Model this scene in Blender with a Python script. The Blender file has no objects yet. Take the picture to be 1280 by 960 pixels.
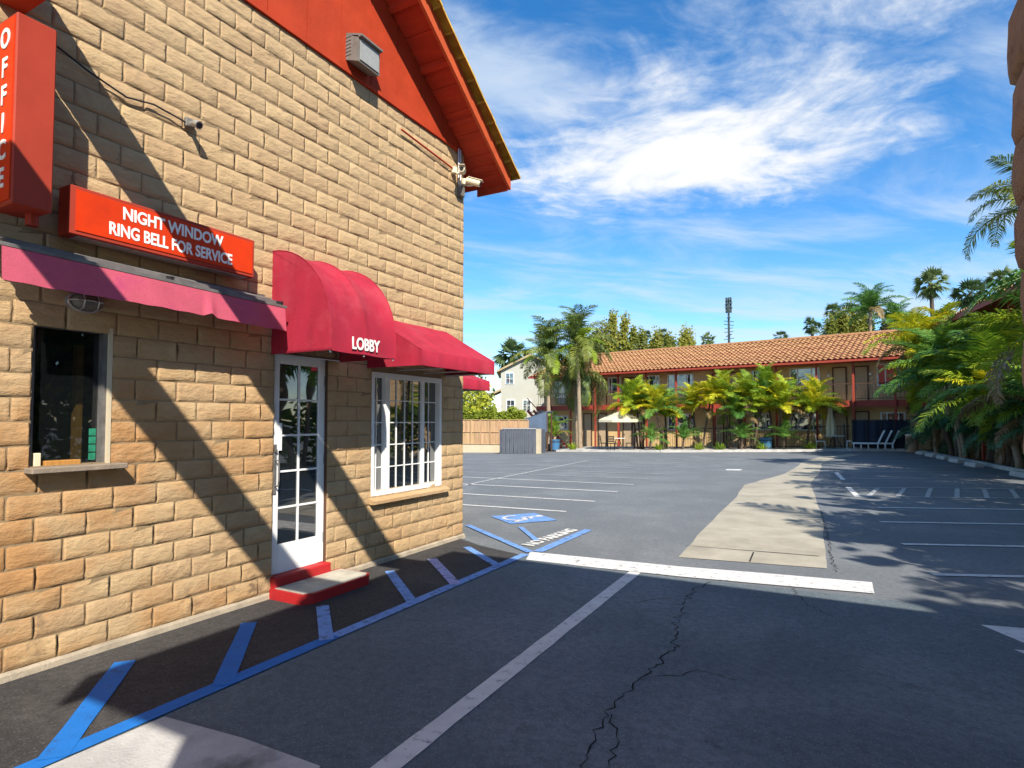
import bpy, math, random
from mathutils import Vector, Matrix, Euler
random.seed(11)
R = math.radians
scene = bpy.context.scene
col = scene.collection

# ------------------------------------------------------------------ camera
cam_d = bpy.data.cameras.new('camera'); cam = bpy.data.objects.new('camera', cam_d); col.objects.link(cam)
cam.location = (4.63, 0.0, 1.65); cam.rotation_euler = (R(92.2), 0, R(28.512))
cam_d.sensor_width = 36; cam_d.lens = 20.953; cam_d.shift_y = 0.0128
cam_d.clip_start = 0.05; cam_d.clip_end = 3000
scene.camera = cam

# ------------------------------------------------------------------ light, sky, exposure
SUN = Vector((-0.82, 0.83, -1.0)).normalized()          # direction the light travels
sun_d = bpy.data.lights.new('sun', 'SUN'); sun_d.energy = 3.9; sun_d.angle = R(0.5); sun_d.color = (1.0, 0.93, 0.82)
sun = bpy.data.objects.new('sun', sun_d); col.objects.link(sun)
sun.rotation_euler = SUN.to_track_quat('-Z', 'Y').to_euler(); sun.location = (20, -20, 30)
world = bpy.data.worlds.new('World'); scene.world = world; world.use_nodes = True
scene.view_settings.view_transform = 'Standard'; scene.view_settings.look = 'None'
scene.view_settings.exposure = 1.1; scene.view_settings.gamma = 1.0
scene.view_settings.use_curve_mapping = False

def build_world():
    nt = world.node_tree; N = nt.nodes; Lk = nt.links; N.clear()
    def math_n(op, a, b=None, clamp=False):
        n = N.new('ShaderNodeMath'); n.operation = op; n.use_clamp = clamp
        for i, v in enumerate((a, b)):
            if v is None: continue
            if isinstance(v, (int, float)): n.inputs[i].default_value = v
            else: Lk.new(v, n.inputs[i])
        return n.outputs[0]
    def comb(x, y, z=0.0):
        n = N.new('ShaderNodeCombineXYZ')
        for i, v in enumerate((x, y, z)):
            if isinstance(v, (int, float)): n.inputs[i].default_value = v
            else: Lk.new(v, n.inputs[i])
        return n.outputs[0]
    def noise(vec, scale, detail=8, rough=0.55, dist=0.0):
        n = N.new('ShaderNodeTexNoise'); Lk.new(vec, n.inputs['Vector'])
        n.inputs['Scale'].default_value = scale; n.inputs['Detail'].default_value = detail
        n.inputs['Roughness'].default_value = rough; n.inputs['Distortion'].default_value = dist
        return n.outputs['Fac']
    def smooth(v, lo, hi):
        n = N.new('ShaderNodeMapRange'); n.interpolation_type = 'SMOOTHSTEP'; Lk.new(v, n.inputs['Value'])
        n.inputs['From Min'].default_value = lo; n.inputs['From Max'].default_value = hi
        return n.outputs['Result']
    sky = N.new('ShaderNodeTexSky'); sky.sky_type = 'NISHITA'; sky.sun_disc = False
    sky.sun_elevation = R(40.6); sky.sun_rotation = R(135.3)
    sky.air_density = 1.0; sky.dust_density = 0.05; sky.ozone_density = 3.5; sky.altitude = 300
    hs = N.new('ShaderNodeHueSaturation'); hs.inputs['Saturation'].default_value = 1.3
    hs.inputs['Value'].default_value = 1.0; hs.inputs['Hue'].default_value = 0.5
    Lk.new(sky.outputs[0], hs.inputs['Color'])
    tc = N.new('ShaderNodeTexCoord'); sep = N.new('ShaderNodeSeparateXYZ'); Lk.new(tc.outputs['Generated'], sep.inputs[0])
    x, y, z = sep.outputs
    den = math_n('ADD', math_n('MAXIMUM', z, 0.0), 0.08)
    px = math_n('DIVIDE', x, den); py = math_n('DIVIDE', y, den)
    u = math_n('ADD', math_n('MULTIPLY', px, 0.879), math_n('MULTIPLY', py, 0.477))
    v = math_n('ADD', math_n('MULTIPLY', px, -0.477), math_n('MULTIPLY', py, 0.879))
    # thin cirrus veils all over the sky, drawn out along the wind
    c1 = comb(math_n('ADD', math_n('MULTIPLY', u, 0.75), math_n('MULTIPLY', v, 0.35)), math_n('SUBTRACT', math_n('MULTIPLY', v, 1.9), math_n('MULTIPLY', u, 0.55)), 3.1)
    n1 = noise(c1, 1.25, 10, 0.6, 0.55)
    c2 = comb(math_n('MULTIPLY', u, 0.35), math_n('MULTIPLY', v, 0.9), 9.7)
    n2 = noise(c2, 0.9, 4, 0.5, 0.3)
    veil = math_n('ADD', math_n('MULTIPLY', n1, 0.75), math_n('MULTIPLY', n2, 0.45))
    low = smooth(z, 0.42, 0.08)                       # more veil seen through more air
    veil = math_n('ADD', veil, math_n('MULTIPLY', low, 0.02))
    cir = math_n('MULTIPLY', smooth(veil, 0.515, 0.84), 0.8)
    # the large torn cloud and its tail
    wob = noise(comb(u, v, 1.3), 2.2, 9, 0.62, 0.5)
    wob2 = noise(comb(math_n('MULTIPLY', u, 1.3), math_n('MULTIPLY', v, 2.2), 5.0), 4.0, 9, 0.6, 0.9)
    def blob(cu, cv, ru, rv, ang):
        ca, sa = math.cos(R(ang)), math.sin(R(ang))
        du = math_n('SUBTRACT', u, cu); dv = math_n('SUBTRACT', v, cv)
        a = math_n('DIVIDE', math_n('ADD', math_n('MULTIPLY', du, ca), math_n('MULTIPLY', dv, sa)), ru)
        b = math_n('DIVIDE', math_n('SUBTRACT', math_n('MULTIPLY', dv, ca), math_n('MULTIPLY', du, sa)), rv)
        d = math_n('SQRT', math_n('ADD', math_n('MULTIPLY', a, a), math_n('MULTIPLY', b, b)))
        return math_n('SUBTRACT', 1.0, d)
    wsum = math_n('ADD', math_n('MULTIPLY', math_n('SUBTRACT', wob, 0.5), 2.3), math_n('MULTIPLY', math_n('SUBTRACT', wob2, 0.5), 0.9))
    b1 = math_n('ADD', blob(0.58, 1.76, 0.70, 0.54, -28), wsum)
    b2 = math_n('ADD', blob(-0.02, 1.50, 0.62, 0.30, 30), wsum)
    big = smooth(b1, -0.22, 0.85); tail = math_n('MULTIPLY', smooth(b2, -0.1, 0.95), 0.7)
    cov = math_n('MAXIMUM', math_n('MAXIMUM', big, tail), cir, True)
    up = smooth(z, -0.01, 0.03); cov = math_n('MULTIPLY', cov, up)
    shade = N.new('ShaderNodeMix'); shade.data_type = 'RGBA'
    shade.inputs['A'].default_value = (3.4, 3.95, 4.55, 1); shade.inputs['B'].default_value = (4.7, 4.75, 4.8, 1)
    Lk.new(smooth(math_n('ADD', big, math_n('MULTIPLY', wob, 0.5)), 0.3, 1.2), shade.inputs['Factor'])
    mix = N.new('ShaderNodeMix'); mix.data_type = 'RGBA'
    Lk.new(cov, mix.inputs['Factor']); Lk.new(hs.outputs[0], mix.inputs['A']); Lk.new(shade.outputs['Result'], mix.inputs['B'])
    bg = N.new('ShaderNodeBackground'); bg.inputs['Strength'].default_value = 0.102
    Lk.new(mix.outputs['Result'], bg.inputs['Color'])
    out = N.new('ShaderNodeOutputWorld'); Lk.new(bg.outputs[0], out.inputs[0])
build_world()

# ------------------------------------------------------------------ materials
def srgb(r, g, b):
    f = lambda c: (c/12.92 if c <= 0.04045 else ((c+0.055)/1.055)**2.4)
    return (f(r/255), f(g/255), f(b/255))
MATS = {}
def mat(name, c, rough=0.8, var=0.15, scale=6.0, bump=0.0, bscale=40.0, metal=0.0, spec=0.3, c2=None, detail=6, objrand=0.0, stain=None, stretch=(1, 1, 1), coat=0.0):
    """procedural paint / masonry / cloth: noise-mottled colour, fine relief"""
    m = bpy.data.materials.new(name); m.use_nodes = True; nt = m.node_tree; N = nt.nodes; Lk = nt.links
    b = N['Principled BSDF']; b.inputs['Roughness'].default_value = rough; b.inputs['Metallic'].default_value = metal
    b.inputs['Specular IOR Level'].default_value = spec
    if coat: b.inputs['Coat Weight'].default_value = coat; b.inputs['Coat Roughness'].default_value = 0.08
    geo = N.new('ShaderNodeNewGeometry'); mp = N.new('ShaderNodeMapping'); Lk.new(geo.outputs['Position'], mp.inputs['Vector'])
    mp.inputs['Scale'].default_value = stretch
    n = N.new('ShaderNodeTexNoise'); Lk.new(mp.outputs[0], n.inputs['Vector']); n.inputs['Scale'].default_value = scale; n.inputs['Detail'].default_value = detail; n.inputs['Roughness'].default_value = 0.62
    lo = tuple(max(0, v*(1-var)) for v in c); hi = tuple(v*(1+var) for v in c)
    if c2: lo, hi = c, c2
    r = N.new('ShaderNodeValToRGB'); r.color_ramp.elements[0].position = 0.3; r.color_ramp.elements[1].position = 0.7
    r.color_ramp.elements[0].color = (*lo, 1); r.color_ramp.elements[1].color = (*hi, 1); Lk.new(n.outputs['Fac'], r.inputs[0])
    src = r.outputs[0]
    if objrand:
        oi = N.new('ShaderNodeObjectInfo'); ad = N.new('ShaderNodeMath'); ad.operation = 'ADD'
        Lk.new(oi.outputs['Random'], ad.inputs[0]); Lk.new(geo.outputs['Random Per Island'], ad.inputs[1])
        fr = N.new('ShaderNodeMath'); fr.operation = 'FRACT'; Lk.new(ad.outputs[0], fr.inputs[0])
        mr = N.new('ShaderNodeMapRange'); Lk.new(fr.outputs[0], mr.inputs['Value']); mr.inputs['To Min'].default_value = 1-objrand; mr.inputs['To Max'].default_value = 1+objrand
        hsv = N.new('ShaderNodeHueSaturation'); Lk.new(mr.outputs[0], hsv.inputs['Value']); Lk.new(src, hsv.inputs['Color'])
        mr2 = N.new('ShaderNodeMapRange'); sn = N.new('ShaderNodeMath'); sn.operation = 'SINE'; ml = N.new('ShaderNodeMath'); ml.operation = 'MULTIPLY'; ml.inputs[1].default_value = 91.0
        Lk.new(fr.outputs[0], ml.inputs[0]); Lk.new(ml.outputs[0], sn.inputs[0]); Lk.new(sn.outputs[0], mr2.inputs['Value']); mr2.inputs['From Min'].default_value = -1
        mr2.inputs['To Min'].default_value = 0.5-objrand*0.035; mr2.inputs['To Max'].default_value = 0.5+objrand*0.035; Lk.new(mr2.outputs[0], hsv.inputs['Hue'])
        src = hsv.outputs[0]
    if stain:
        sc, sscale, lo_, hi_ = stain
        n2 = N.new('ShaderNodeTexNoise'); Lk.new(geo.outputs['Position'], n2.inputs['Vector']); n2.inputs['Scale'].default_value = sscale; n2.inputs['Detail'].default_value = 7; n2.inputs['Roughness'].default_value = 0.65
        mr3 = N.new('ShaderNodeMapRange'); Lk.new(n2.outputs['Fac'], mr3.inputs['Value']); mr3.inputs['From Min'].default_value = lo_; mr3.inputs['From Max'].default_value = hi_
        mx = N.new('ShaderNodeMix'); mx.data_type = 'RGBA'; Lk.new(mr3.outputs[0], mx.inputs['Factor']); Lk.new(src, mx.inputs['A']); mx.inputs['B'].default_value = (*sc, 1)
        src = mx.outputs['Result']
    Lk.new(src, b.inputs['Base Color'])
    if bump:
        n3 = N.new('ShaderNodeTexNoise'); Lk.new(mp.outputs[0], n3.inputs['Vector']); n3.inputs['Scale'].default_value = bscale; n3.inputs['Detail'].default_value = 8; n3.inputs['Roughness'].default_value = 0.65
        bp = N.new('ShaderNodeBump'); bp.inputs['Strength'].default_value = bump; bp.inputs['Distance'].default_value = 0.02; Lk.new(n3.outputs['Fac'], bp.inputs['Height']); Lk.new(bp.outputs[0], b.inputs['Normal'])
    MATS[name] = m; return m

def leaf_mat(name, c, c2, trans=0.35, rough=0.5):
    m = bpy.data.materials.new(name); m.use_nodes = True; nt = m.node_tree; N = nt.nodes; Lk = nt.links
    b = N['Principled BSDF']; b.inputs['Roughness'].default_value = rough; b.inputs['Specular IOR Level'].default_value = 0.35
    geo = N.new('ShaderNodeNewGeometry'); oi = N.new('ShaderNodeObjectInfo')
    ad = N.new('ShaderNodeMath'); ad.operation = 'MULTIPLY_ADD'; ad.inputs[1].default_value = 0.45; Lk.new(geo.outputs['Random Per Island'], ad.inputs[0])
    ml = N.new('ShaderNodeMath'); ml.operation = 'MULTIPLY'; ml.inputs[1].default_value = 0.55; Lk.new(oi.outputs['Random'], ml.inputs[0]); Lk.new(ml.outputs[0], ad.inputs[2])
    r = N.new('ShaderNodeValToRGB'); r.color_ramp.elements[0].color = (*c, 1); r.color_ramp.elements[1].color = (*c2, 1); r.color_ramp.elements[0].position = 0.15; r.color_ramp.elements[1].position = 0.9
    Lk.new(ad.outputs[0], r.inputs[0]); Lk.new(r.outputs[0], b.inputs['Base Color'])
    t = N.new('ShaderNodeBsdfTranslucent'); Lk.new(r.outputs[0], t.inputs['Color'])
    mx = N.new('ShaderNodeMixShader'); mx.inputs[0].default_value = trans; Lk.new(b.outputs[0], mx.inputs[1]); Lk.new(t.outputs[0], mx.inputs[2])
    Lk.new(mx.outputs[0], N['Material Output'].inputs['Surface']); MATS[name] = m; return m

def glass_mat(name, tint=(0.01, 0.012, 0.014), rough=0.015, see=0.0, ripple=0.02):
    m = bpy.data.materials.new(name); m.use_nodes = True; nt = m.node_tree; N = nt.nodes; Lk = nt.links
    b = N['Principled BSDF']; b.inputs['Base Color'].default_value = (*tint, 1); b.inputs['Roughness'].default_value = rough
    b.inputs['Specular IOR Level'].default_value = 1.0; b.inputs['IOR'].default_value = 1.9
    geo = N.new('ShaderNodeNewGeometry'); n = N.new('ShaderNodeTexNoise'); Lk.new(geo.outputs['Position'], n.inputs['Vector']); n.inputs['Scale'].default_value = 1.7; n.inputs['Detail'].default_value = 1
    bp = N.new('ShaderNodeBump'); bp.inputs['Strength'].default_value = ripple; bp.inputs['Distance'].default_value = 0.3; Lk.new(n.outputs['Fac'], bp.inputs['Height']); Lk.new(bp.outputs[0], b.inputs['Normal'])
    if see:
        t = N.new('ShaderNodeBsdfTransparent'); t.inputs['Color'].default_value = (0.85, 0.9, 0.88, 1)
        mx = N.new('ShaderNodeMixShader'); mx.inputs[0].default_value = see; Lk.new(b.outputs[0], mx.inputs[1]); Lk.new(t.outputs[0], mx.inputs[2])
        Lk.new(mx.outputs[0], N['Material Output'].inputs['Surface'])
    MATS[name] = m; return m

def pave_mat(name, c, worn, oil, speck):
    m = bpy.data.materials.new(name); m.use_nodes = True; nt = m.node_tree; N = nt.nodes; Lk = nt.links
    b = N['Principled BSDF']; b.inputs['Roughness'].default_value = 0.88; b.inputs['Specular IOR Level'].default_value = 0.25
    geo = N.new('ShaderNodeNewGeometry')
    def noise(scale, detail=5, rough=.6, stretch=(1, 1, 1), dist=0.0):
        mp = N.new('ShaderNodeMapping'); mp.inputs['Scale'].default_value = stretch; Lk.new(geo.outputs['Position'], mp.inputs['Vector'])
        n = N.new('ShaderNodeTexNoise'); Lk.new(mp.outputs[0], n.inputs['Vector']); n.inputs['Scale'].default_value = scale; n.inputs['Detail'].default_value = detail; n.inputs['Roughness'].default_value = rough; n.inputs['Distortion'].default_value = dist; return n.outputs['Fac']
    def ramp(v, lo, hi, a=0.0, bb=1.0):
        r = N.new('ShaderNodeMapRange'); r.interpolation_type = 'SMOOTHSTEP'; Lk.new(v, r.inputs['Value']); r.inputs['From Min'].default_value = lo; r.inputs['From Max'].default_value = hi; r.inputs['To Min'].default_value = a; r.inputs['To Max'].default_value = bb; return r.outputs['Result']
    def mix(f, a, bb, mode='MIX'):
        x = N.new('ShaderNodeMix'); x.data_type = 'RGBA'; x.blend_type = mode; Lk.new(f, x.inputs['Factor']) if not isinstance(f, float) else setattr(x.inputs['Factor'], 'default_value', f)
        for k, v in (('A', a), ('B', bb)):
            if isinstance(v, tuple): x.inputs[k].default_value = (*v, 1)
            else: Lk.new(v, x.inputs[k])
        return x.outputs['Result']
    src = mix(ramp(noise(.55, 9, .68, dist=.4), .42, .66), c, worn)
    src = mix(ramp(noise(1.1, 8, .7, (1.6, .45, 1)), .5, .78, 0, .55), src, worn)                 # tyre-polished lanes
    src = mix(ramp(noise(2.3, 7, .7), .60, .72, 0, .75), src, oil)
    src = mix(ramp(noise(7.0, 6, .7), .64, .74, 0, .8), src, oil)
    src = mix(ramp(noise(16, 5, .75), .40, .62, 0, .45), src, oil); src = mix(ramp(noise(42, 4, .8), .54, .66, 0, .5), src, worn)
    sp = noise(85, 3, .7); src = mix(ramp(sp, .57, .68, 0, .7), src, speck); src = mix(ramp(noise(95, 3, .7), .60, .72, 0, .6), src, oil)
    Lk.new(src, b.inputs['Base Color'])
    bp = N.new('ShaderNodeBump'); bp.inputs['Strength'].default_value = .7; bp.inputs['Distance'].default_value = .012; Lk.new(noise(60, 7, .75), bp.inputs['Height']); Lk.new(bp.outputs[0], b.inputs['Normal']); MATS[name] = m
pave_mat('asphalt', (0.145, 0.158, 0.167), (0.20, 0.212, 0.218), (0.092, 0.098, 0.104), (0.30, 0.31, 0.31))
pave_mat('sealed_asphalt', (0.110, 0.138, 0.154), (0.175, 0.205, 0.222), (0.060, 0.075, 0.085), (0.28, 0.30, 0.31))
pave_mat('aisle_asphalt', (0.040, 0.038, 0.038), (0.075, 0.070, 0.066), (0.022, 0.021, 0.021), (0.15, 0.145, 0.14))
mat('crack', (0.010, 0.010, 0.011), 0.95, 0.2, 8)
mat('concrete', (0.37, 0.335, 0.262), 0.9, 0.16, 2.2, 0.5, 60, stain=((0.23, 0.205, 0.155), 0.9, 0.52, 0.8))
mat('kerb_concrete', (0.46, 0.44, 0.40), 0.9, 0.2, 3.0, 0.4, 60)
mat('patch_concrete', (0.42, 0.41, 0.39), 0.92, 0.2, 3.0, 0.5, 70, stain=((0.07, 0.067, 0.063), 1.7, 0.52, 0.72))
def paint_mat(name, c, under, wear):
    m = mat(name, c, 0.75, 0.12, 5.0, 0.3, 90, stain=(under, 14.0, wear, wear+0.16)); return m
paint_mat('white_paint', (0.60, 0.59, 0.565), (0.17, 0.17, 0.17), 0.55)
paint_mat('faded_white_paint', (0.42, 0.42, 0.41), (0.10, 0.10, 0.10), 0.5)
paint_mat('blue_paint', (0.008, 0.14, 0.46), (0.03, 0.06, 0.13), 0.58)
paint_mat('faded_blue_paint', (0.15, 0.29, 0.60), (0.06, 0.08, 0.12), 0.52)
paint_mat('lavender_paint', (0.34, 0.34, 0.58), (0.07, 0.075, 0.095), 0.52)
def block_mat():
    m = bpy.data.materials.new('block'); m.use_nodes = True; nt = m.node_tree; N = nt.nodes; Lk = nt.links
    b = N['Principled BSDF']; b.inputs['Roughness'].default_value = .92; b.inputs['Specular IOR Level'].default_value = .15
    geo = N.new('ShaderNodeNewGeometry'); oi = N.new('ShaderNodeObjectInfo'); sep = N.new('ShaderNodeSeparateXYZ'); Lk.new(geo.outputs['Position'], sep.inputs[0])
    def M(op, a, bb=None, cl=False):
        n = N.new('ShaderNodeMath'); n.operation = op; n.use_clamp = cl
        for i_, v in enumerate((a, bb)):
            if v is None: continue
            if isinstance(v, (int, float)): n.inputs[i_].default_value = v
            else: Lk.new(v, n.inputs[i_])
        return n.outputs[0]
    def noise(scale, detail=6, rough=.65, stretch=(1, 1, 1)):
        mp = N.new('ShaderNodeMapping'); mp.inputs['Scale'].default_value = stretch; Lk.new(geo.outputs['Position'], mp.inputs['Vector'])
        n = N.new('ShaderNodeTexNoise'); Lk.new(mp.outputs[0], n.inputs['Vector']); n.inputs['Scale'].default_value = scale; n.inputs['Detail'].default_value = detail; n.inputs['Roughness'].default_value = rough; return n.outputs['Fac']
    def ramp(v, lo, hi, a=0.0, bb=1.0):
        r = N.new('ShaderNodeMapRange'); r.interpolation_type = 'SMOOTHSTEP'; Lk.new(v, r.inputs['Value']); r.inputs['From Min'].default_value = lo; r.inputs['From Max'].default_value = hi; r.inputs['To Min'].default_value = a; r.inputs['To Max'].default_value = bb; return r.outputs['Result']
    def mix(f, a, bb):
        x = N.new('ShaderNodeMix'); x.data_type = 'RGBA'; Lk.new(f, x.inputs['Factor'])
        for k, v in (('A', a), ('B', bb)):
            if isinstance(v, tuple): x.inputs[k].default_value = (*v, 1)
            else: Lk.new(v, x.inputs[k])
        return x.outputs['Result']
    rnd = M('FRACT', M('ADD', oi.outputs['Random'], geo.outputs['Random Per Island']))
    cr = N.new('ShaderNodeValToRGB'); Lk.new(rnd, cr.inputs[0]); e = cr.color_ramp.elements
    e[0].position = 0; e[0].color = (.45, .315, .170, 1); e[1].position = 1; e[1].color = (.52, .375, .205, 1)
    for p_, c_ in ((.3, (.495, .355, .195, 1)), (.55, (.47, .32, .175, 1)), (.8, (.53, .38, .205, 1))):
        q = e.new(p_); q.color = c_
    src = cr.outputs[0]
    src = mix(ramp(noise(16, 7, .7, (1, .5, 1)), .35, .7, 0, .45), src, (.36, .235, .135))
    src = mix(ramp(noise(30, 5, .7), .58, .72, 0, .5), src, (.60, .46, .31))
    # rusty irrigation staining on the lower part of the wall
    low = ramp(sep.outputs['Z'], 2.75, 1.6); nearend = ramp(sep.outputs['Y'], 4.6, 2.6, .35, 1.0)
    st = M('MULTIPLY', M('MULTIPLY', low, nearend), ramp(noise(1.1, 7, .65, (1, .8, 1)), .38, .66)); src = mix(M('MULTIPLY', st, .85), src, (.40, .20, .075))
    # dark splash and grime
    gr = M('MULTIPLY', ramp(sep.outputs['Z'], .9, .1), ramp(noise(3.2, 8, .75), .53, .70, 0, .8)); src = mix(gr, src, (.10, .075, .055))
    src = mix(ramp(noise(2.0, 8, .75, (1, 1, .35)), .60, .78, 0, .45), src, (.26, .17, .10))
    Lk.new(src, b.inputs['Base Color'])
    n1 = noise(26, 8, .7, (1, .45, 1)); bp = N.new('ShaderNodeBump'); bp.inputs['Strength'].default_value = .95; bp.inputs['Distance'].default_value = .02; Lk.new(n1, bp.inputs['Height']); Lk.new(bp.outputs[0], b.inputs['Normal']); MATS['block'] = m
block_mat()
mat('mortar', (0.27, 0.19, 0.105), 0.95, 0.2, 12, 0.4, 80)
mat('footing', (0.36, 0.30, 0.22), 0.95, 0.25, 6, 0.6, 60)
mat('red_paint', (0.40, 0.046, 0.016), 0.65, 0.14, 3.0, 0.15, 30, spec=0.15)
mat('red_soffit', (0.42, 0.040, 0.012), 0.75, 0.18, 2.0, 0.25, 22, stretch=(1, 6, 1))
mat('fascia_red', (0.50, 0.085, 0.026), 0.65, 0.15, 4.0, 0.15, 30)
mat('roof_tile', (0.27, 0.125, 0.055), 0.85, 0.25, 5.0, 0.4, 30, c2=(0.44, 0.245, 0.11), objrand=0.15)
mat('ochre_tile', (0.40, 0.21, 0.025), 0.85, 0.2, 6.0, 0.4, 30, c2=(0.66, 0.42, 0.06), objrand=0.15)
mat('sign_cabinet', (0.34, 0.042, 0.022), 0.55, 0.1, 3.0, 0.05, 20, spec=0.2)
mat('sign_face', (0.60, 0.040, 0.006), 0.45, 0.06, 2.0, spec=0.15, stain=((0.42, 0.03, 0.008), 2.6, 0.5, 0.8))
mat('letter_white', (0.80, 0.79, 0.74), 0.5, 0.03, 3.0)
mat('crimson_canvas', (0.34, 0.015, 0.037), 0.85, 0.18, 5.0, 0.35, 160, stretch=(1, 1, .35), stain=((0.40, 0.055, 0.075), 1.8, 0.5, 0.8))
mat('pink_canvas', (0.50, 0.085, 0.13), 0.8, 0.12, 5.0, 0.35, 150, stain=((0.40, 0.045, 0.13), 5.0, 0.5, 0.75))
mat('aluminium', (0.50, 0.50, 0.50), 0.4, 0.1, 8.0, metal=0.7)
mat('grimy_steel', (0.16, 0.15, 0.14), 0.6, 0.3, 9.0, metal=0.3)
mat('black_metal', (0.02, 0.02, 0.022), 0.5, 0.2, 8.0)
mat('white_vinyl', (0.78, 0.78, 0.76), 0.45, 0.05, 4.0, spec=0.4)
mat('cream_plastic', (0.66, 0.58, 0.40), 0.5, 0.1, 8)
mat('lamp_glass', (0.30, 0.30, 0.27), 0.2, 0.08, 20, spec=0.6)
mat('grey_housing', (0.16, 0.15, 0.13), 0.6, 0.2, 12)
mat('dark_interior', (0.035, 0.030, 0.025), 0.9, 0.2, 3)
mat('green_interior', (0.05, 0.085, 0.025), 0.9, 0.3, 5)
mat('wood_counter', (0.42, 0.20, 0.05), 0.6, 0.2, 10, stretch=(1, 8, 1))
mat('sticker_green', (0.02, 0.19, 0.11), 0.5, 0.3, 30)
mat('sill_stone', (0.24, 0.19, 0.14), 0.9, 0.25, 9, 0.3, 60)
mat('step_concrete', (0.44, 0.41, 0.33), 0.9, 0.15, 6, 0.3, 60, stain=((0.26, 0.23, 0.18), 4.0, 0.5, 0.75))
mat('step_red', (0.38, 0.016, 0.018), 0.55, 0.15, 7, 0.2, 50, stain=((0.45, 0.25, 0.18), 9.0, 0.66, 0.74))
glass_mat('dark_glass'); glass_mat('see_glass', see=0.62, ripple=0.01)
mat('column_stone', (0.38, 0.26, 0.17), 0.92, 0.3, 6.0, 0.9, 38, objrand=0.12, stain=((0.17, 0.115, 0.08), 6.0, 0.5, 0.72))
mat('motel_block', (0.60, 0.42, 0.24), 0.9, 0.15, 4.0, 0.3, 14, stain=((0.50, 0.28, 0.12), 0.7, 0.48, 0.72))
mat('motel_stucco', (0.66, 0.45, 0.21), 0.9, 0.1, 2.0, 0.2, 20)
mat('motel_red', (0.34, 0.055, 0.032), 0.6, 0.12, 2.0)
mat('door_tan', (0.48, 0.35, 0.21), 0.6, 0.08, 2.0)
mat('door_trim', (0.10, 0.05, 0.03), 0.7, 0.1, 3.0)
mat('ac_unit', (0.42, 0.38, 0.33), 0.7, 0.1, 6)
mat('curtain', (0.55, 0.55, 0.52), 0.9, 0.1, 3)
glass_mat('motel_glass', tint=(0.03, 0.05, 0.06), ripple=0.05)
mat('house_white', (0.40, 0.395, 0.33), 0.85, 0.05, 1.0)
mat('house_roof', (0.38, 0.29, 0.16), 0.9, 0.15, 2.0)
mat('fence_wood', (0.44, 0.28, 0.15), 0.85, 0.2, 2.0, 0.3, 20, stretch=(4, 4, 0.5), objrand=0.14)
mat('gate_grey', (0.085, 0.095, 0.115), 0.7, 0.15, 2.0)
mat('tarp_blue', (0.10, 0.14, 0.20), 0.6, 0.2, 1.5)
mat('screen_navy', (0.018, 0.026, 0.045), 0.75, 0.2, 2.0)
mat('cream_wall', (0.52, 0.44, 0.30), 0.9, 0.12, 2.0)
mat('canvas_cream', (0.62, 0.55, 0.38), 0.85, 0.08, 2.0)
mat('chair_white', (0.74, 0.74, 0.72), 0.5, 0.05, 4.0)
mat('bin_stone', (0.42, 0.26, 0.16), 0.9, 0.2, 14, 0.4, 60)
mat('bin_blue', (0.05, 0.16, 0.30), 0.6, 0.1, 4)
mat('planter_soil', (0.09, 0.07, 0.04), 0.95, 0.3, 6, 0.5, 30)
mat('palm_trunk', (0.30, 0.23, 0.155), 0.95, 0.25, 5, 0.8, 20, stretch=(1, 1, 5))
mat('dark_trunk', (0.10, 0.07, 0.05), 0.95, 0.3, 6, 0.8, 20, stretch=(1, 1, 4))
mat('mast', (0.05, 0.07, 0.07), 0.7, 0.2, 3)
leaf_mat('frond_yellow', (0.34, 0.40, 0.022), (0.76, 0.64, 0.026), 0.35)
leaf_mat('frond_lime', (0.13, 0.25, 0.02), (0.42, 0.50, 0.03), 0.35)
leaf_mat('frond_green', (0.06, 0.17, 0.03), (0.20, 0.36, 0.06), 0.35)
leaf_mat('frond_dark', (0.035, 0.13, 0.06), (0.10, 0.25, 0.11), 0.3)
leaf_mat('frond_queen', (0.07, 0.13, 0.05), (0.30, 0.33, 0.05), 0.35)
leaf_mat('frond_dead', (0.16, 0.10, 0.045), (0.32, 0.22, 0.09), 0.2)
leaf_mat('leaf_far', (0.09, 0.13, 0.02), (0.30, 0.29, 0.04), 0.35)
leaf_mat('leaf_side', (0.03, 0.07, 0.015), (0.10, 0.16, 0.03), 0.3)
leaf_mat('leaf_hedge', (0.17, 0.24, 0.02), (0.42, 0.42, 0.03), 0.35)
leaf_mat('fan_leaf', (0.06, 0.11, 0.04), (0.19, 0.24, 0.07), 0.3)

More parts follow.
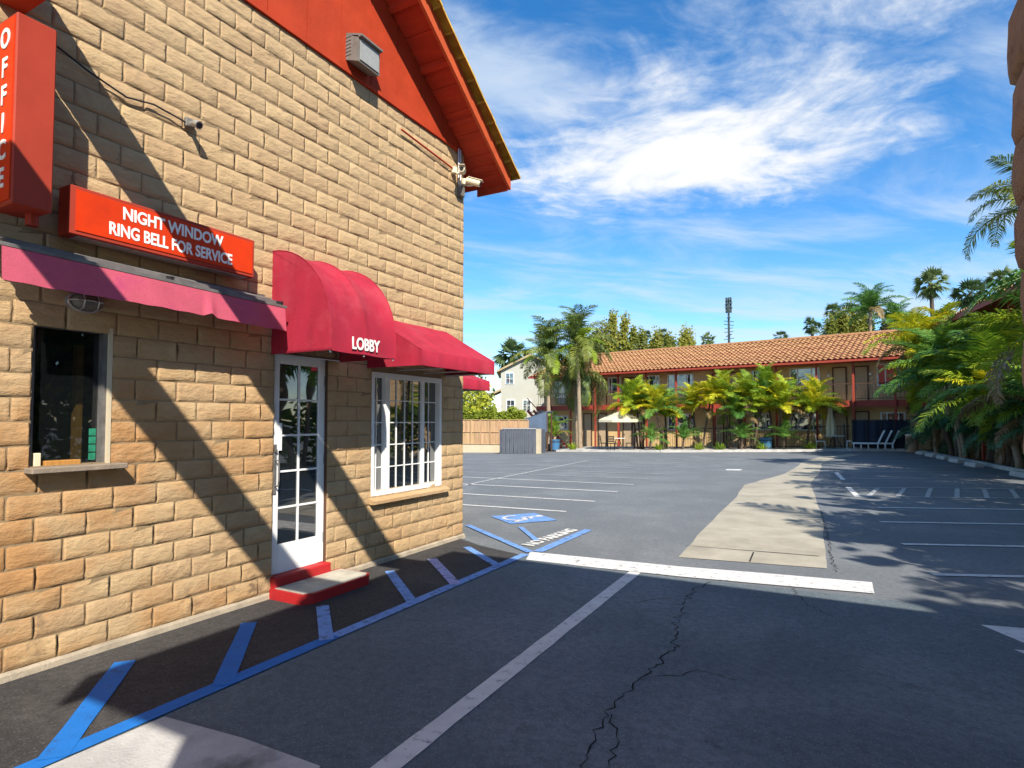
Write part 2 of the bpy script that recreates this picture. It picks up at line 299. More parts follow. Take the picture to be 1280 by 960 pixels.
# ------------------------------------------------------------------ helpers
WL = {}
ORD = ['first', 'second', 'third', 'fourth', 'fifth', 'sixth', 'seventh', 'eighth', 'ninth', 'tenth', 'eleventh', 'twelfth', 'thirteenth', 'fourteenth', 'fifteenth', 'sixteenth']
class MB:
    def __init__(s): s.v = []; s.f = []
    def add(s, vs, fs):
        n = len(s.v); s.v += [tuple(p) for p in vs]; s.f += [tuple(i+n for i in f) for f in fs]; return s
    def box(s, a, b):
        x0, y0, z0 = a; x1, y1, z1 = b
        return s.add([(x0,y0,z0),(x1,y0,z0),(x1,y1,z0),(x0,y1,z0),(x0,y0,z1),(x1,y0,z1),(x1,y1,z1),(x0,y1,z1)],
                     [(0,3,2,1),(4,5,6,7),(0,1,5,4),(1,2,6,5),(2,3,7,6),(3,0,4,7)])
    def cbox(s, a, b, c=0.01):
        """box with chamfered edges"""
        x0, y0, z0 = a; x1, y1, z1 = b; c = min(c, (x1-x0)*.45, (y1-y0)*.45, (z1-z0)*.45)
        vs = []; idx = {}
        for ix in (0, 1):
            for iy in (0, 1):
                for iz in (0, 1):
                    X = (x0, x1)[ix]; Y = (y0, y1)[iy]; Z = (z0, z1)[iz]; sx = c*(1-2*ix); sy = c*(1-2*iy); sz = c*(1-2*iz)
                    for ax in range(3):
                        p = [X+sx, Y+sy, Z+sz]; p[ax] = (X, Y, Z)[ax]; idx[ix, iy, iz, ax] = len(vs); vs.append(p)
        fs = []
        for i in (0, 1):
            f = [idx[i,0,0,0], idx[i,1,0,0], idx[i,1,1,0], idx[i,0,1,0]]; fs.append(f if i else f[::-1])
            f = [idx[0,i,0,1], idx[1,i,0,1], idx[1,i,1,1], idx[0,i,1,1]]; fs.append(f[::-1] if i else f)
            f = [idx[0,0,i,2], idx[1,0,i,2], idx[1,1,i,2], idx[0,1,i,2]]; fs.append(f if i else f[::-1])
        for i in (0, 1):
            for j in (0, 1):
                f = [idx[i,j,0,0], idx[i,j,1,0], idx[i,j,1,1], idx[i,j,0,1]]; fs.append(f if i == j else f[::-1])
                f = [idx[i,0,j,0], idx[i,1,j,0], idx[i,1,j,2], idx[i,0,j,2]]; fs.append(f[::-1] if i == j else f)
                f = [idx[0,i,j,1], idx[1,i,j,1], idx[1,i,j,2], idx[0,i,j,2]]; fs.append(f if i == j else f[::-1])
        for k in [(i, j, l) for i in (0,1) for j in (0,1) for l in (0,1)]:
            f = [idx[(*k, 0)], idx[(*k, 1)], idx[(*k, 2)]]; fs.append(f if sum(k) % 2 else f[::-1])
        return s.add(vs, fs)
    def quad(s, a, b, c, d): return s.add([a, b, c, d], [(0, 1, 2, 3)])
    def poly(s, pts): return s.add(pts, [tuple(range(len(pts)))])
    def prism(s, pts, d):
        """extrude polygon pts (3d) by vector d"""
        n = len(pts); d = Vector(d); top = [tuple(Vector(p)+d) for p in pts]
        return s.add(list(pts)+top, [tuple(range(n))[::-1], tuple(range(n, 2*n))]+[(i, (i+1) % n, n+(i+1) % n, n+i) for i in range(n)])
    def bar(s, p, q, w, h, upv=(0, 0, 1)):
        p = Vector(p); q = Vector(q); t = (q-p).normalized(); u = Vector(upv); sd = t.cross(u)
        if sd.length < 1e-4: sd = Vector((1, 0, 0))
        sd.normalize(); u = sd.cross(t); a = sd*w/2; b = u*h/2
        return s.add([p-a-b, p+a-b, p+a+b, p-a+b, q-a-b, q+a-b, q+a+b, q-a+b], [(0,1,2,3),(7,6,5,4),(0,4,5,1),(1,5,6,2),(2,6,7,3),(3,7,4,0)])
    def tube(s, pts, rad, n=8, cap=True):
        pts = [Vector(p) for p in pts]; m = len(pts); rad = rad if isinstance(rad, (list, tuple)) else [rad]*m; vs = []; ref = None
        for i, p in enumerate(pts):
            t = (pts[min(i+1, m-1)]-pts[max(i-1, 0)]).normalized()
            if ref is None: ref = t.orthogonal().normalized()
            a = (ref-t*ref.dot(t)).normalized(); ref = a; b = t.cross(a)
            vs += [p+(a*math.cos(2*math.pi*k/n)+b*math.sin(2*math.pi*k/n))*rad[i] for k in range(n)]
        fs = [(i*n+k, i*n+(k+1) % n, (i+1)*n+(k+1) % n, (i+1)*n+k) for i in range(m-1) for k in range(n)]
        if cap: fs += [tuple(range(n))[::-1], tuple(range((m-1)*n, m*n))]
        return s.add(vs, fs)
    def lathe(s, c, prof, n=14):
        c = Vector(c); vs = []; m = len(prof)
        for r, z in prof: vs += [c+Vector((r*math.cos(2*math.pi*k/n), r*math.sin(2*math.pi*k/n), z)) for k in range(n)]
        return s.add(vs, [(i*n+k, i*n+(k+1) % n, (i+1)*n+(k+1) % n, (i+1)*n+k) for i in range(m-1) for k in range(n)])
    def mesh(s, name, m, off=(0, 0, 0), smooth=False):
        me = bpy.data.meshes.new(name); o = Vector(off); me.from_pydata([tuple(Vector(p)-o) for p in s.v], [], s.f)
        if m: me.materials.append(MATS[m])
        if smooth: me.polygons.foreach_set('use_smooth', [True]*len(me.polygons))
        me.update(); return me
    def build(s, name, m, parent=None, smooth=False, base=None):
        """mesh given in world coordinates; parent origin is subtracted"""
        if parent is not None: off = WL[parent.name]
        else: off = Vector(base) if base is not None else Vector((0, 0, 0))
        o = bpy.data.objects.new(name, s.mesh(name, m, off, smooth)); col.objects.link(o)
        if parent is not None: o.parent = parent
        else: o.location = off
        WL[o.name] = Vector(off); return o
def tag(o, label=None, cat=None, group=None, kind=None):
    if label: o['label'] = label
    if cat: o['category'] = cat
    if group: o['group'] = group
    if kind: o['kind'] = kind
    return o
def thing(name, loc, label, cat, group=None):
    o = bpy.data.objects.new(name, None); o.empty_display_size = 0.2; col.objects.link(o); o.location = loc; WL[o.name] = Vector(loc)
    return tag(o, label, cat, group)
def inst(name, me, parent, loc, rot=(0, 0, 0), scale=(1, 1, 1), world=True):
    o = bpy.data.objects.new(name, me); col.objects.link(o); o.parent = parent
    o.location = (Vector(loc)-WL[parent.name]) if world else loc; o.rotation_euler = rot; o.scale = scale
    WL[o.name] = Vector(loc); return o
def text_mesh(txt, size, bold=0.0, xs=1.0, align='CENTER', spacing=1.0, extrude=0.002):
    c = bpy.data.curves.new('txt', 'FONT'); c.body = txt; c.size = size; c.offset = bold; c.align_x = align; c.align_y = 'CENTER'; c.extrude = extrude; c.space_character = spacing
    o = bpy.data.objects.new('txt', c); col.objects.link(o)
    dg = bpy.context.evaluated_depsgraph_get(); me = bpy.data.meshes.new_from_object(o.evaluated_get(dg))
    bpy.data.objects.remove(o); bpy.data.curves.remove(c)
    if xs != 1.0:
        for v in me.vertices: v.co.x *= xs
    return me
def lettering(name, txt, size, m, parent, loc, axes, bold=0.0, xs=1.0, align='CENTER', spacing=1.0):
    """axes: (reading direction, up direction)"""
    me = text_mesh(txt, size, bold, xs, align, spacing); a = Vector(axes[0]).normalized(); b = Vector(axes[1]).normalized(); n = a.cross(b)
    mtx = Matrix((a, b, n)).transposed()
    for v in me.vertices: v.co = mtx @ v.co
    me.materials.clear(); me.materials.append(MATS[m]); me.name = name
    return inst(name, me, parent, loc)
def clamp(v, a=0.0, b=1.0): return max(a, min(b, v))
def zg(x, y): return -0.023*clamp((7-x), 0, 24)*clamp((y-14)/24)      # the lot falls gently to the far left

# ------------------------------------------------------------------ ground, pavement, markings
def axis(a, b, near0, near1, step):
    out = [a, (a+near0)/2]; t = near0
    while t <= near1+1e-6: out.append(t); t += step
    return out+[(near1+b)/2, b]
gx = axis(-900, 900, -26, 22, 2.0); gy = axis(-900, 1400, -10, 62, 2.0)
g = MB(); n = len(gy)
g.add([(x, y, zg(x, y)) for x in gx for y in gy], [(i*n+j, (i+1)*n+j, (i+1)*n+j+1, i*n+j+1) for i in range(len(gx)-1) for j in range(n-1)])
ground = tag(g.build('parking_lot', 'asphalt'), kind='structure'); ground['label'] = 'worn grey asphalt parking lot'
def sheet(name, pts, m, h, parent=ground, sub=1.0, label=None):
    """flat sheet on the ground: polygon pts in order, fan of quads between two edge lists if given as (left, right)"""
    mb = MB()
    if isinstance(pts, tuple):
        L, Rr = pts
        for i in range(len(L)-1):
            mb.quad(*[(p[0], p[1], zg(*p[:2])+h) for p in (L[i], Rr[i], Rr[i+1], L[i+1])])
    else: mb.poly([(p[0], p[1], zg(*p)+h) for p in pts])
    o = mb.build(name, m, parent)
    if label: o['label'] = label
    return o
def stroke(name, p, q, w, m, h=0.008, parent=ground, label=None, seg=1.0, ragged=0.0):
    p = Vector(p); q = Vector(q); d = q-p; k = max(1, int(d.length/seg)); s = Vector((-d.y, d.x)).normalized()*w/2
    L = []; Rr = []
    for i in range(k+1):
        c = p+d*i/k; j = 1+random.uniform(-ragged, ragged); L.append(c+s*j); Rr.append(c-s*j)
    return sheet(name, (L, Rr), m, h, parent, label=label)
# newer, darker seal coat of the driveway by the office
drive_pts = [(-0.02, -8), (14, -8), (14, 3), (13, 6.2), (9, 6.45), (5.0, 6.5), (2.5, 6.32), (1.3, 6.45), (0.5, 6.75), (-0.02, 7.05)]
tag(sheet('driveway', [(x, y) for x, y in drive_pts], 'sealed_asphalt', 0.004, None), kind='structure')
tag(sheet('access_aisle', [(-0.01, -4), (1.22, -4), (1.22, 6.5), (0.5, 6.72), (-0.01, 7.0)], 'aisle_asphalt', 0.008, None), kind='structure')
# concrete gutter strip
Lp = [(2.94, 7.30), (2.86, 8.8), (2.80, 11.0), (2.72, 13.6), (2.56, 16.3), (2.80, 17.9), (3.18, 20.3), (3.35, 23.0), (3.42, 26.5), (3.9, 30.5), (5.2, 34.0)]
Rp = [(4.51, 7.54), (4.48, 8.5), (4.42, 10.5), (4.33, 12.3), (4.20, 14.8), (4.0, 17.7), (4.12, 20.5), (4.15, 23.0), (4.10, 26.0), (4.5, 29.5), (5.7, 33.3)]
def dens(P, k=3):
    out = []
    for a, b in zip(P[:-1], P[1:]):
        for i in range(k): out.append((a[0]+(b[0]-a[0])*i/k+random.uniform(-.02, .02), a[1]+(b[1]-a[1])*i/k))
    return out+[P[-1]]
gut = tag(sheet('concrete_gutter', (dens(Lp), dens(Rp)), 'concrete', 0.006, None), kind='structure')
for yy in (8.0, 12.1, 16.9, 21.0):
    stroke('joint', (2.86 if yy < 15 else 2.7 if yy < 18 else 3.25, yy), (4.42 if yy < 15 else 4.1, yy+0.15), 0.016, 'crack', 0.010, gut, seg=0.4, ragged=.5)
stroke('joint', (3.72, 7.45), (3.70, 8.0), 0.016, 'crack', 0.010, gut, seg=0.3)
tag(sheet('concrete_apron', [(1.33, 2.04), (1.9, 2.10), (2.45, 2.11), (2.70, 1.5), (2.8, -2), (1.25, -2), (1.31, 1.3)], 'patch_concrete', 0.0085, None), kind='structure')
# blue accessible-aisle markings beside the wall
stroke('blue_line', (1.25, 0.4), (1.25, 3.4), 0.115, 'blue_paint', 0.012, label='bright blue aisle line')
stroke('blue_line', (1.25, 3.4), (1.26, 6.55), 0.11, 'faded_blue_paint', 0.012, label='faded blue aisle line')
for a, b, m, w in [((0.36, 2.36), (1.265, 1.53), 'blue_paint', .13), ((0.43, 3.28), (1.265, 2.44), 'blue_paint', .12), ((0.62, 3.88), (1.265, 3.30), 'faded_blue_paint', .11),
                   ((0.34, 5.11), (1.265, 4.33), 'faded_blue_paint', .10), ((0.41, 5.79), (1.265, 5.02), 'lavender_paint', .11), ((0.41, 6.54), (1.265, 5.87), 'faded_blue_paint', .10), ((-0.45, 7.9), (1.265, 6.67), 'faded_blue_paint', .10), ((0.35, 8.15), (1.02, 7.35), 'faded_blue_paint', .08)]:
    stroke('blue_stripe', a, b, w, m, 0.0145, ragged=.05, seg=.3)
stroke('blue_line', (1.33, 6.75), (1.34, 8.45), 0.13, 'faded_blue_paint', 0.010)
lettering('lettering', 'NO PARKING', 0.26, 'white_paint', ground, (1.10, 7.68, 0.013), ((0.06, 1, 0), (-1, 0.06, 0)), bold=0.008, xs=0.86)
# accessible parking symbol
sym = MB(); A = Vector((0.0, 8.92)); ea = Vector((0.80, -0.6)).normalized(); eb = Vector((0.6, 0.80)).normalized()
sheet('blue_square', [tuple(A-ea*.42-eb*.42), tuple(A+ea*.42-eb*.42), tuple(A+ea*.42+eb*.42), tuple(A-ea*.42+eb*.42)], 'faded_blue_paint', 0.010)
def sy(a, b): p = A+ea*a+eb*b; return (p.x, p.y)
for k in range(9):
    a0 = R(-200+k*25); a1 = R(-200+(k+1)*25)
    stroke('wheelchair_symbol', sy(-.05+.22*math.cos(a0), -.10+.22*math.sin(a0)), sy(-.05+.22*math.cos(a1), -.10+.22*math.sin(a1)), .06, 'white_paint', 0.014)
for p, q in [((-.06, .24), (-.04, .0)), ((-.04, .0), (.16, -.02)), ((.16, -.02), (.24, -.26)), ((-.05, .12), (.12, .11)), ((.24, -.26), (.32, -.24))]: stroke('wheelchair_symbol', sy(*p), sy(*q), .07, 'white_paint', 0.015)
sheet('wheelchair_symbol', [sy(-.07+.075*math.cos(R(40*i)), .33+.075*math.sin(R(40*i))) for i in range(9)], 'white_paint', 0.014)
# white lines
stroke('white_line', (2.74, 1.2), (2.69, 6.36), 0.125, 'white_paint', 0.008, ragged=.06, seg=.25)
sheet('stop_bar', (dens([(1.24, 6.70), (2.1, 6.76), (3.06, 6.83), (4.0, 6.98), (4.92, 7.10)], 4), dens([(1.40, 6.30), (2.2, 6.33), (3.17, 6.40), (4.1, 6.53), (4.92, 6.66)], 4)), 'white_paint', 0.010, label='wide white stop bar across the driveway')
for i, (xe, ye, x0) in enumerate([(0.34, 9.94, -5.2), (0.31, 11.46, -5.4), (0.2, 13.23, -5.6), (0.05, 14.95, -5.8), (-0.05, 16.7, -6.0), (-0.14, 18.5, -6.1), (-.3, 20.8, -6.3), (-.4, 23.3, -6.4), (-.5, 26, -6.5)]):
    stroke('stall_line', (xe, ye), (x0, ye-0.42), 0.10, 'faded_white_paint' if i > 3 else 'white_paint', ragged=.12, seg=.4)
stroke('stall_line', (-3.6, 12.6), (-4.9, 24.5), 0.10, 'faded_white_paint', ragged=.1, seg=.5)
for i, (xs, ys) in enumerate([(5.50, 7.78), (5.37, 9.48), (5.22, 11.36), (5.3, 13.2), (5.01, 14.90), (4.95, 16.9), (4.8, 19.4), (4.75, 22.0), (4.65, 24.8), (4.5, 28)]):
    stroke('stall_line', (xs, ys), (xs+4.2, ys+1.75), 0.10, 'faded_white_paint' if i > 3 else 'white_paint', ragged=.1, seg=.4)
stroke('stall_line', (4.86, 16.9), (5.01, 14.85), 0.12, 'white_paint', 0.009); stroke('stall_line', (4.60, 21.6), (4.78, 18.9), 0.12, 'white_paint', 0.009)
for k in range(7): stroke('hatch_stripe', (5.2+k*.55, 14.95+k*.23), (5.5+k*.55, 17.0+k*.23), 0.09, 'faded_white_paint', 0.009)
sheet('reflector_mark', [(1.35, 21.0), (1.8, 21.1), (1.78, 21.75), (1.3, 21.6)], 'white_paint', 0.008)
# direction arrow at the right
for p in ([(5.62, 6.06), (6.6, 6.28), (6.58, 6.18), (5.93, 6.02), (6.6, 6.02), (6.6, 5.84), (5.95, 5.86), (6.0, 5.66), (5.82, 5.72)],):
    sheet('painted_arrow', p, 'white_paint', 0.008)
sheet('painted_arrow', [(5.72, 5.53), (6.4, 5.66), (6.4, 5.5), (5.80, 5.40)], 'white_paint', 0.008)
# cracks in the driveway
def crack(pts, w):
    P = []
    for a, b in zip(pts[:-1], pts[1:]):
        a = Vector(a); b = Vector(b); k = max(2, int((b-a).length/0.045))
        for i in range(k): P.append(a+(b-a)*i/k+Vector((random.gauss(0, .017), random.gauss(0, .012))))
    P.append(Vector(pts[-1])); L = []; Rr = []
    for i, p in enumerate(P):
        t = (P[min(i+1, len(P)-1)]-P[max(i-1, 0)]).normalized(); s = Vector((-t.y, t.x))*w*random.uniform(.3, 1.3)/2; L.append(p+s); Rr.append(p-s)
    sheet('crack', (L, Rr), 'crack', 0.007)
crack([(3.46, 6.34), (3.39, 5.77), (3.42, 5.25), (3.5, 4.74), (3.58, 4.5), (3.51, 3.77), (3.48, 3.45), (3.47, 3.28), (3.49, 3.04), (3.53, 2.81), (3.54, 2.2)], .010)
crack([(3.51, 3.77), (3.69, 3.94), (3.84, 4.09), (4.05, 4.05)], .006); crack([(3.47, 3.28), (3.62, 3.0), (3.66, 2.6)], .008)
crack([(3.44, 5.5), (3.2, 5.6), (3.0, 5.3)], .007); crack([(4.2, 6.6), (4.35, 6.0), (4.6, 5.7)], .007); crack([(4.36, 12.3), (4.6, 7.4)], .012)

# ------------------------------------------------------------------ office building
CORNER = 7.07
OPEN = [(1.925, 2.40, 1.345, 2.305), (3.845, 4.515, 0.0, 2.295), (5.18, 6.54, 0.785, 2.20)]
off = thing('office_building', (-3.0, 2.0, 0), 'tan slump block motel office with red gable and crimson awnings', 'building')
wall = MB()
def backing(x):
    ys = sorted({-4.0, CORNER-.004}|{o[0] for o in OPEN}|{o[1] for o in OPEN}); zs = sorted({0.0, 5.46}|{o[2] for o in OPEN}|{o[3] for o in OPEN})
    for a, b in zip(ys[:-1], ys[1:]):
        for c, d in zip(zs[:-1], zs[1:]):
            if any(o[0]-1e-6 <= a and b <= o[1]+1e-6 and o[2]-1e-6 <= c and d <= o[3]+1e-6 for o in OPEN): continue
            wall.quad((x, a, c), (x, b, c), (x, b, d), (x, a, d))
backing(0.0)
for y0, y1, z0, z1 in OPEN:
    D = -0.16
    wall.quad((0, y0, z0), (D, y0, z0), (D, y0, z1), (0, y0, z1)); wall.quad((D, y1, z0), (0, y1, z0), (0, y1, z1), (D, y1, z1))
    wall.quad((0, y0, z1), (D, y0, z1), (D, y1, z1), (0, y1, z1)); wall.quad((D, y0, z0), (0, y0, z0), (0, y1, z0), (D, y1, z0))
wall.quad((0, CORNER-.004, 0), (-9, CORNER-.004, 0), (-9, CORNER-.004, 5.46), (0, CORNER-.004, 5.46))
wall.quad((-9, -4, 0), (0, -4, 0), (0, -4, 5.46), (-9, -4, 5.46)); wall.quad((-9, CORNER-.004, 0), (-9, -4, 0), (-9, -4, 5.46), (-9, CORNER-.004, 5.46))
wallo = wall.build('wall', 'mortar', off)
def block_mesh(seed):
    rnd = random.Random(seed); us = [-.5, -.49, -.45, -.15, .15, .45, .49, .5]; fu = [0, .82, 1, 1, 1, 1, .82, 0]
    H = 0.158; vs_ = [.002, .011, .04, .092, .143, .155]; fv = [0, .88, 1.0, .95, .80, 0]
    bul = rnd.uniform(.006, .012); V = []; F = []
    for j, (zz, b) in enumerate(zip(vs_, fv)):
        for i, (uu, a) in enumerate(zip(us, fu)):
            e = min(a, 1)*min(b, 1); d = bul*e+(rnd.gauss(0, .0028) if e > .3 else 0)
            V.append((-.002+d, uu+(rnd.gauss(0, .006) if 1 < i < 6 else rnd.gauss(0, .004)), zz+(rnd.gauss(0, .0025) if 0 < j < 5 else rnd.gauss(0, .0012))))
    n = len(us)
    for j in range(len(vs_)-1):
        for i in range(n-1): F.append((j*n+i, j*n+i+1, (j+1)*n+i+1, (j+1)*n+i))
    return V, F
BV = [block_mesh(s) for s in range(12)]
BM = []
for V, F in BV:
    mb = MB(); mb.add(V, F); BM.append(mb.mesh('block', 'block', smooth=True))
footing = MB(); footing.prism([(0.0, -4, 0), (0.035, -4, 0), (0.03, -4, .045), (0.0, -4, .06)], (0, 3.82+4, 0)); footing.prism([(0.0, 4.53, 0), (0.035, 4.53, 0), (0.03, 4.53, .045), (0.0, 4.53, .06)], (0, CORNER+.02-4.53, 0)); footing.build('footing', 'footing', wallo)
spots = []; CH = 0.158; row = 0; z = 0.06
brnd = random.Random(4)
while z+CH < 5.47:
    y = -4.0+(0.157 if row % 2 else 0.0)-0.157; 
    edges = []
    t = y
    while t < CORNER: edges.append(t); t += 0.314
    segs = [(-4.0, CORNER)]
    for y0, y1, z0, z1 in OPEN:
        if z+CH*.5 > z0 and z+CH*.5 < z1:
            segs = [s for a, b in segs for s in ((a, min(b, y0)), (max(a, y1), b)) if s[1]-s[0] > 0.03]
    for a, b in segs:
        cuts = [a]+[e+brnd.uniform(-.012, .012) for e in edges if a+0.075 < e < b-0.075]+[b]
        for p, q in zip(cuts[:-1], cuts[1:]): spots.append((p, q-p, z, brnd.randrange(12), brnd.random()))
    row += 1; z += CH
def area(s):
    yc = s[0]+s[1]/2; zc = s[2]+.08; d = math.sqrt(4.63**2+yc**2+(zc-1.65)**2)
    vis = yc > 1.7 and not (yc < 2.2 and zc > 5.3)
    xpix = -4.63*0.879+yc*0.477; dep = 4.63*0.477+yc*0.879
    if dep < .1 or xpix/dep < -0.885 or (zc-1.65)/dep*745 > 530: vis = False
    return s[1]*4.63/d**3 if vis else 0
spots.sort(key=area, reverse=True)
for p, ln, zz, k, rr in spots[:298]:
    inst('block', BM[k], wallo, (0, p+ln/2, zz), (0, 0, 0), (0.9+rr*.3, (ln-0.006), 1))
rest = MB()
for p, ln, zz, k, rr in spots[298:]:
    V, F = BV[k]; rest.add([(v[0]*(.9+rr*.3), p+ln/2+v[1]*(ln-.006), zz+v[2]) for v in V], F)
tag(rest.build('block_courses', 'block', wallo, smooth=True), kind='stuff')
# corner returns on the far end, so that the corner reads as whole blocks
# gable
SL = 0.68
def zs(y): return 5.551-SL*(y-6.914)      # underside of the roof on the gable wall
RIDGE = 1.5
gab = MB(); gab.poly([(-.01, CORNER-.05, 5.46), (-.01, CORNER-.05, zs(CORNER-.05)), (-.01, RIDGE, zs(RIDGE)), (-.01, -4, zs(RIDGE)-SL*(RIDGE+4)), (-.01, -4, 5.46)])
gabo = gab.build('gable', 'red_paint', off)
yb = 6.98; k = 0
while yb > RIDGE:
    y0 = max(yb-.47, RIDGE); p = MB(); p.prism([(0.0, y0+.006, 5.465), (0.0, yb-.006, 5.465), (0.0, yb-.006, zs(yb)), (0.0, y0+.006, zs(y0))], (.022, 0, 0)); p.build('panel', 'red_paint', gabo); yb -= .47
MB().box((-.005, RIDGE, 5.43), (.034, 6.97, 5.468)).build('trim', 'red_paint', gabo)
# roof slab, soffit boards, lookouts, fascia, tiles
def slope_pts(x, y0, y1, t0, t1):
    return [(x, y0, zs(y0)+t0), (x, y1, zs(y1)+t0), (x, y1, zs(y1)+t1), (x, y0, zs(y0)+t1)]
YE = 7.56; OX = 0.5
roof = MB(); roof.prism(slope_pts(-9.4, RIDGE, YE, 0.012, .16), (9.4+OX-.035, 0, 0))
m2 = [(x, 2*RIDGE-y, z) for x, y, z in slope_pts(-9.4, RIDGE+.002, YE+.5, 0.012, .16)]; roof.prism(m2, (9.4+OX-.035, 0, 0))
roofo = roof.build('roof', 'red_soffit', off)
t = RIDGE; w = .28
while t < YE-.02:
    e = min(t+w, YE); MB().prism(slope_pts(.03, t+.004, e-.004, -.012, .008), (OX-.075, 0, 0)).build('soffit_board', 'red_soffit', roofo); t += w
for yy in [YE-.32-.62*i for i in range(10)]:
    MB().prism(slope_pts(.03, yy, yy+.045, -.055, -.013), (OX-.078, 0, 0)).build('lookout', 'red_soffit', roofo)
MB().prism(slope_pts(OX-.04, RIDGE, YE+.005, -.085, .13), (.04, 0, 0)).build('rake_board', 'fascia_red', roofo)
MB().box((-.06, YE-.028, zs(YE)-.10), (OX-.045, YE-.002, zs(YE)+.10)).build('eave_board', 'red_paint', roofo)
tile = MB()
for k in range(8):
    a0 = math.pi*k/7
    tile.v += [(.105*math.cos(a0), -.02, .10*math.sin(a0)+.005), (.115*math.cos(a0), .34, .11*math.sin(a0)-.012)]
tile.f += [(2*k, 2*k+1, 2*k+3, 2*k+2) for k in range(7)]+[tuple(2*k+1 for k in range(8))]
tile_me = tile.mesh('roof_tile', 'ochre_tile', smooth=False)
ang = -math.atan(SL); t = YE+.06; stepy = .30*math.cos(math.atan(SL)); i = 0
while t > RIDGE+.2:
    y0 = t-.34*math.cos(ang); inst('roof_tile', tile_me, roofo, (OX+.02, y0, zs(y0)+.115), (ang, 0, random.uniform(-.03, .03))); 
    if i < 8:
        for q in range(1, 4): inst('roof_tile', tile_me, roofo, (OX+.02-.235*q, y0, zs(y0)+.15), (ang, 0, 0))
    t -= stepy; i += 1
# night window
nw = MB(); y0, y1, z0, z1 = OPEN[0]
for a, b in (((-.10, y0, z0), (-.04, y0+.03, z1)), ((-.10, y1-.035, z0), (-.012, y1, z1)), ((-.10, y0+.03, z1-.03), (-.04, y1-.035, z1))): nw.box(a, b)
nwo = nw.build('night_window', 'grimy_steel', off)
MB().box((-.085, y0+.03, z0), (-.079, y1-.035, z1-.03)).build('pane', 'see_glass', nwo)
MB().box((-.012, y1-.012, z0-.02), (.012, y1+.012, z1+.01)).build('jamb_trim', 'cream_wall', nwo)
MB().cbox((-.07, y0-.03, z0-.045), (.115, y1+.085, z0-.005), .006).build('sill', 'sill_stone', nwo)
room = MB(); room.box((-1.6, 1.2, .4), (-.165, 3.3, 2.8)); room.f = [f[::-1] for f in room.f]; room.f.pop(3)
room.build('interior', 'dark_interior', nwo)
MB().box((-1.58, 1.3, 1.0), (-1.55, 2.9, 2.2)).build('interior_panel', 'green_interior', nwo)
MB().box((-.6, 1.3, 1.28), (-.17, 2.9, 1.34)).build('counter', 'dark_interior', nwo)
MB().box((-.30, 2.30, 1.34), (-.24, 2.345, 2.2)).build('interior_post', 'wood_counter', nwo)
tray = tag(MB().cbox((-.075, 2.02, z0-.004), (-.012, 2.235, z0+.03), .004).build('deal_tray', 'wood_counter', None, base=(-.05, 2.13, z0-.004)), 'small yellow wooden tray on the night window sill', 'tray')
MB().cbox((-.075, 1.96, z0-.004), (-.02, 2.0, z0+.085), .004).build('card_holder', 'cream_plastic', None, base=(-.05, 1.98, z0-.004)); tag(bpy.data.objects['card_holder'], 'cream card holder standing beside the wooden tray', 'holder')
for k in range(4): MB().box((-.0785, y1-.088, z0+.02+k*.058), (-.0765, y1-.042, z0+.07+k*.058)).build('sticker', 'sticker_green', nwo)
# lobby door
y0, y1, z0, z1 = 3.85, 4.51, 0.20, 2.29
do = MB(); X0, X1 = -.075, -.03
L_, R_, B_, T_ = .085, .085, .27, .10
py0, py1, pz0, pz1 = y0+L_, y1-R_, z0+B_, z1-T_
do.cbox((X0, y0, z0), (X1, py0, z1), .004); do.cbox((X0, py1, z0), (X1, y1, z1), .004); do.box((X0, py0, z0), (X1-.001, py1, pz0)); do.box((X0, py0, pz1), (X1-.001, py1, z1))
door = do.build('lobby_door', 'white_vinyl', off)
pw = (py1-py0)/2; ph = (pz1-pz0)/5
mu = MB(); mu.box((-.066, py0+pw-.009, pz0), (-.036, py0+pw+.009, pz1))
for k in range(1, 5): mu.box((-.065, py0, pz0+ph*k-.009), (-.037, py1, pz0+ph*k+.009))
mu.build('muntin', 'white_vinyl', door)
for i in range(2):
    for k in range(5): MB().box((-.054, py0+pw*i+.009*i, pz0+ph*k+.009*(k > 0)), (-.048, py0+pw*(i+1)-.009*(1-i), pz0+ph*(k+1)-.009*(k < 4))).build('pane', 'dark_glass', door)
hb = MB(); hb.cbox((-.03, 3.868, .95), (-.02, 3.905, 1.42), .003); hb.tube([(-.02, 3.887, 1.27), (.025, 3.887, 1.27), (.03, 3.887, 1.20), (.03, 3.887, 1.08), (.025, 3.887, 1.03), (-.02, 3.887, 1.03)], .008, 8); hb.tube([(-.02, 3.887, 1.36), (-.005, 3.887, 1.36)], .017, 10)
hb.build('handle', 'grimy_steel', door, smooth=False)
MB().box((-.03, 3.93, 1.36), (-.022, 3.962, 1.62)).build('notice_strip', 'white_vinyl', door)
for zz in (.45, 1.25, 2.05): MB().tube([(-.03, 4.505, zz-.05), (-.03, 4.505, zz+.05)], .008, 8).build('hinge', 'grimy_steel', door)
MB().box((-.14, 4.512, .2), (-.0, 4.5145, 2.294)).build('jamb', 'door_trim', door)
MB().box((-.15, 3.85, .2), (-.09, 4.51, 2.29)).build('backing', 'dark_interior', door)
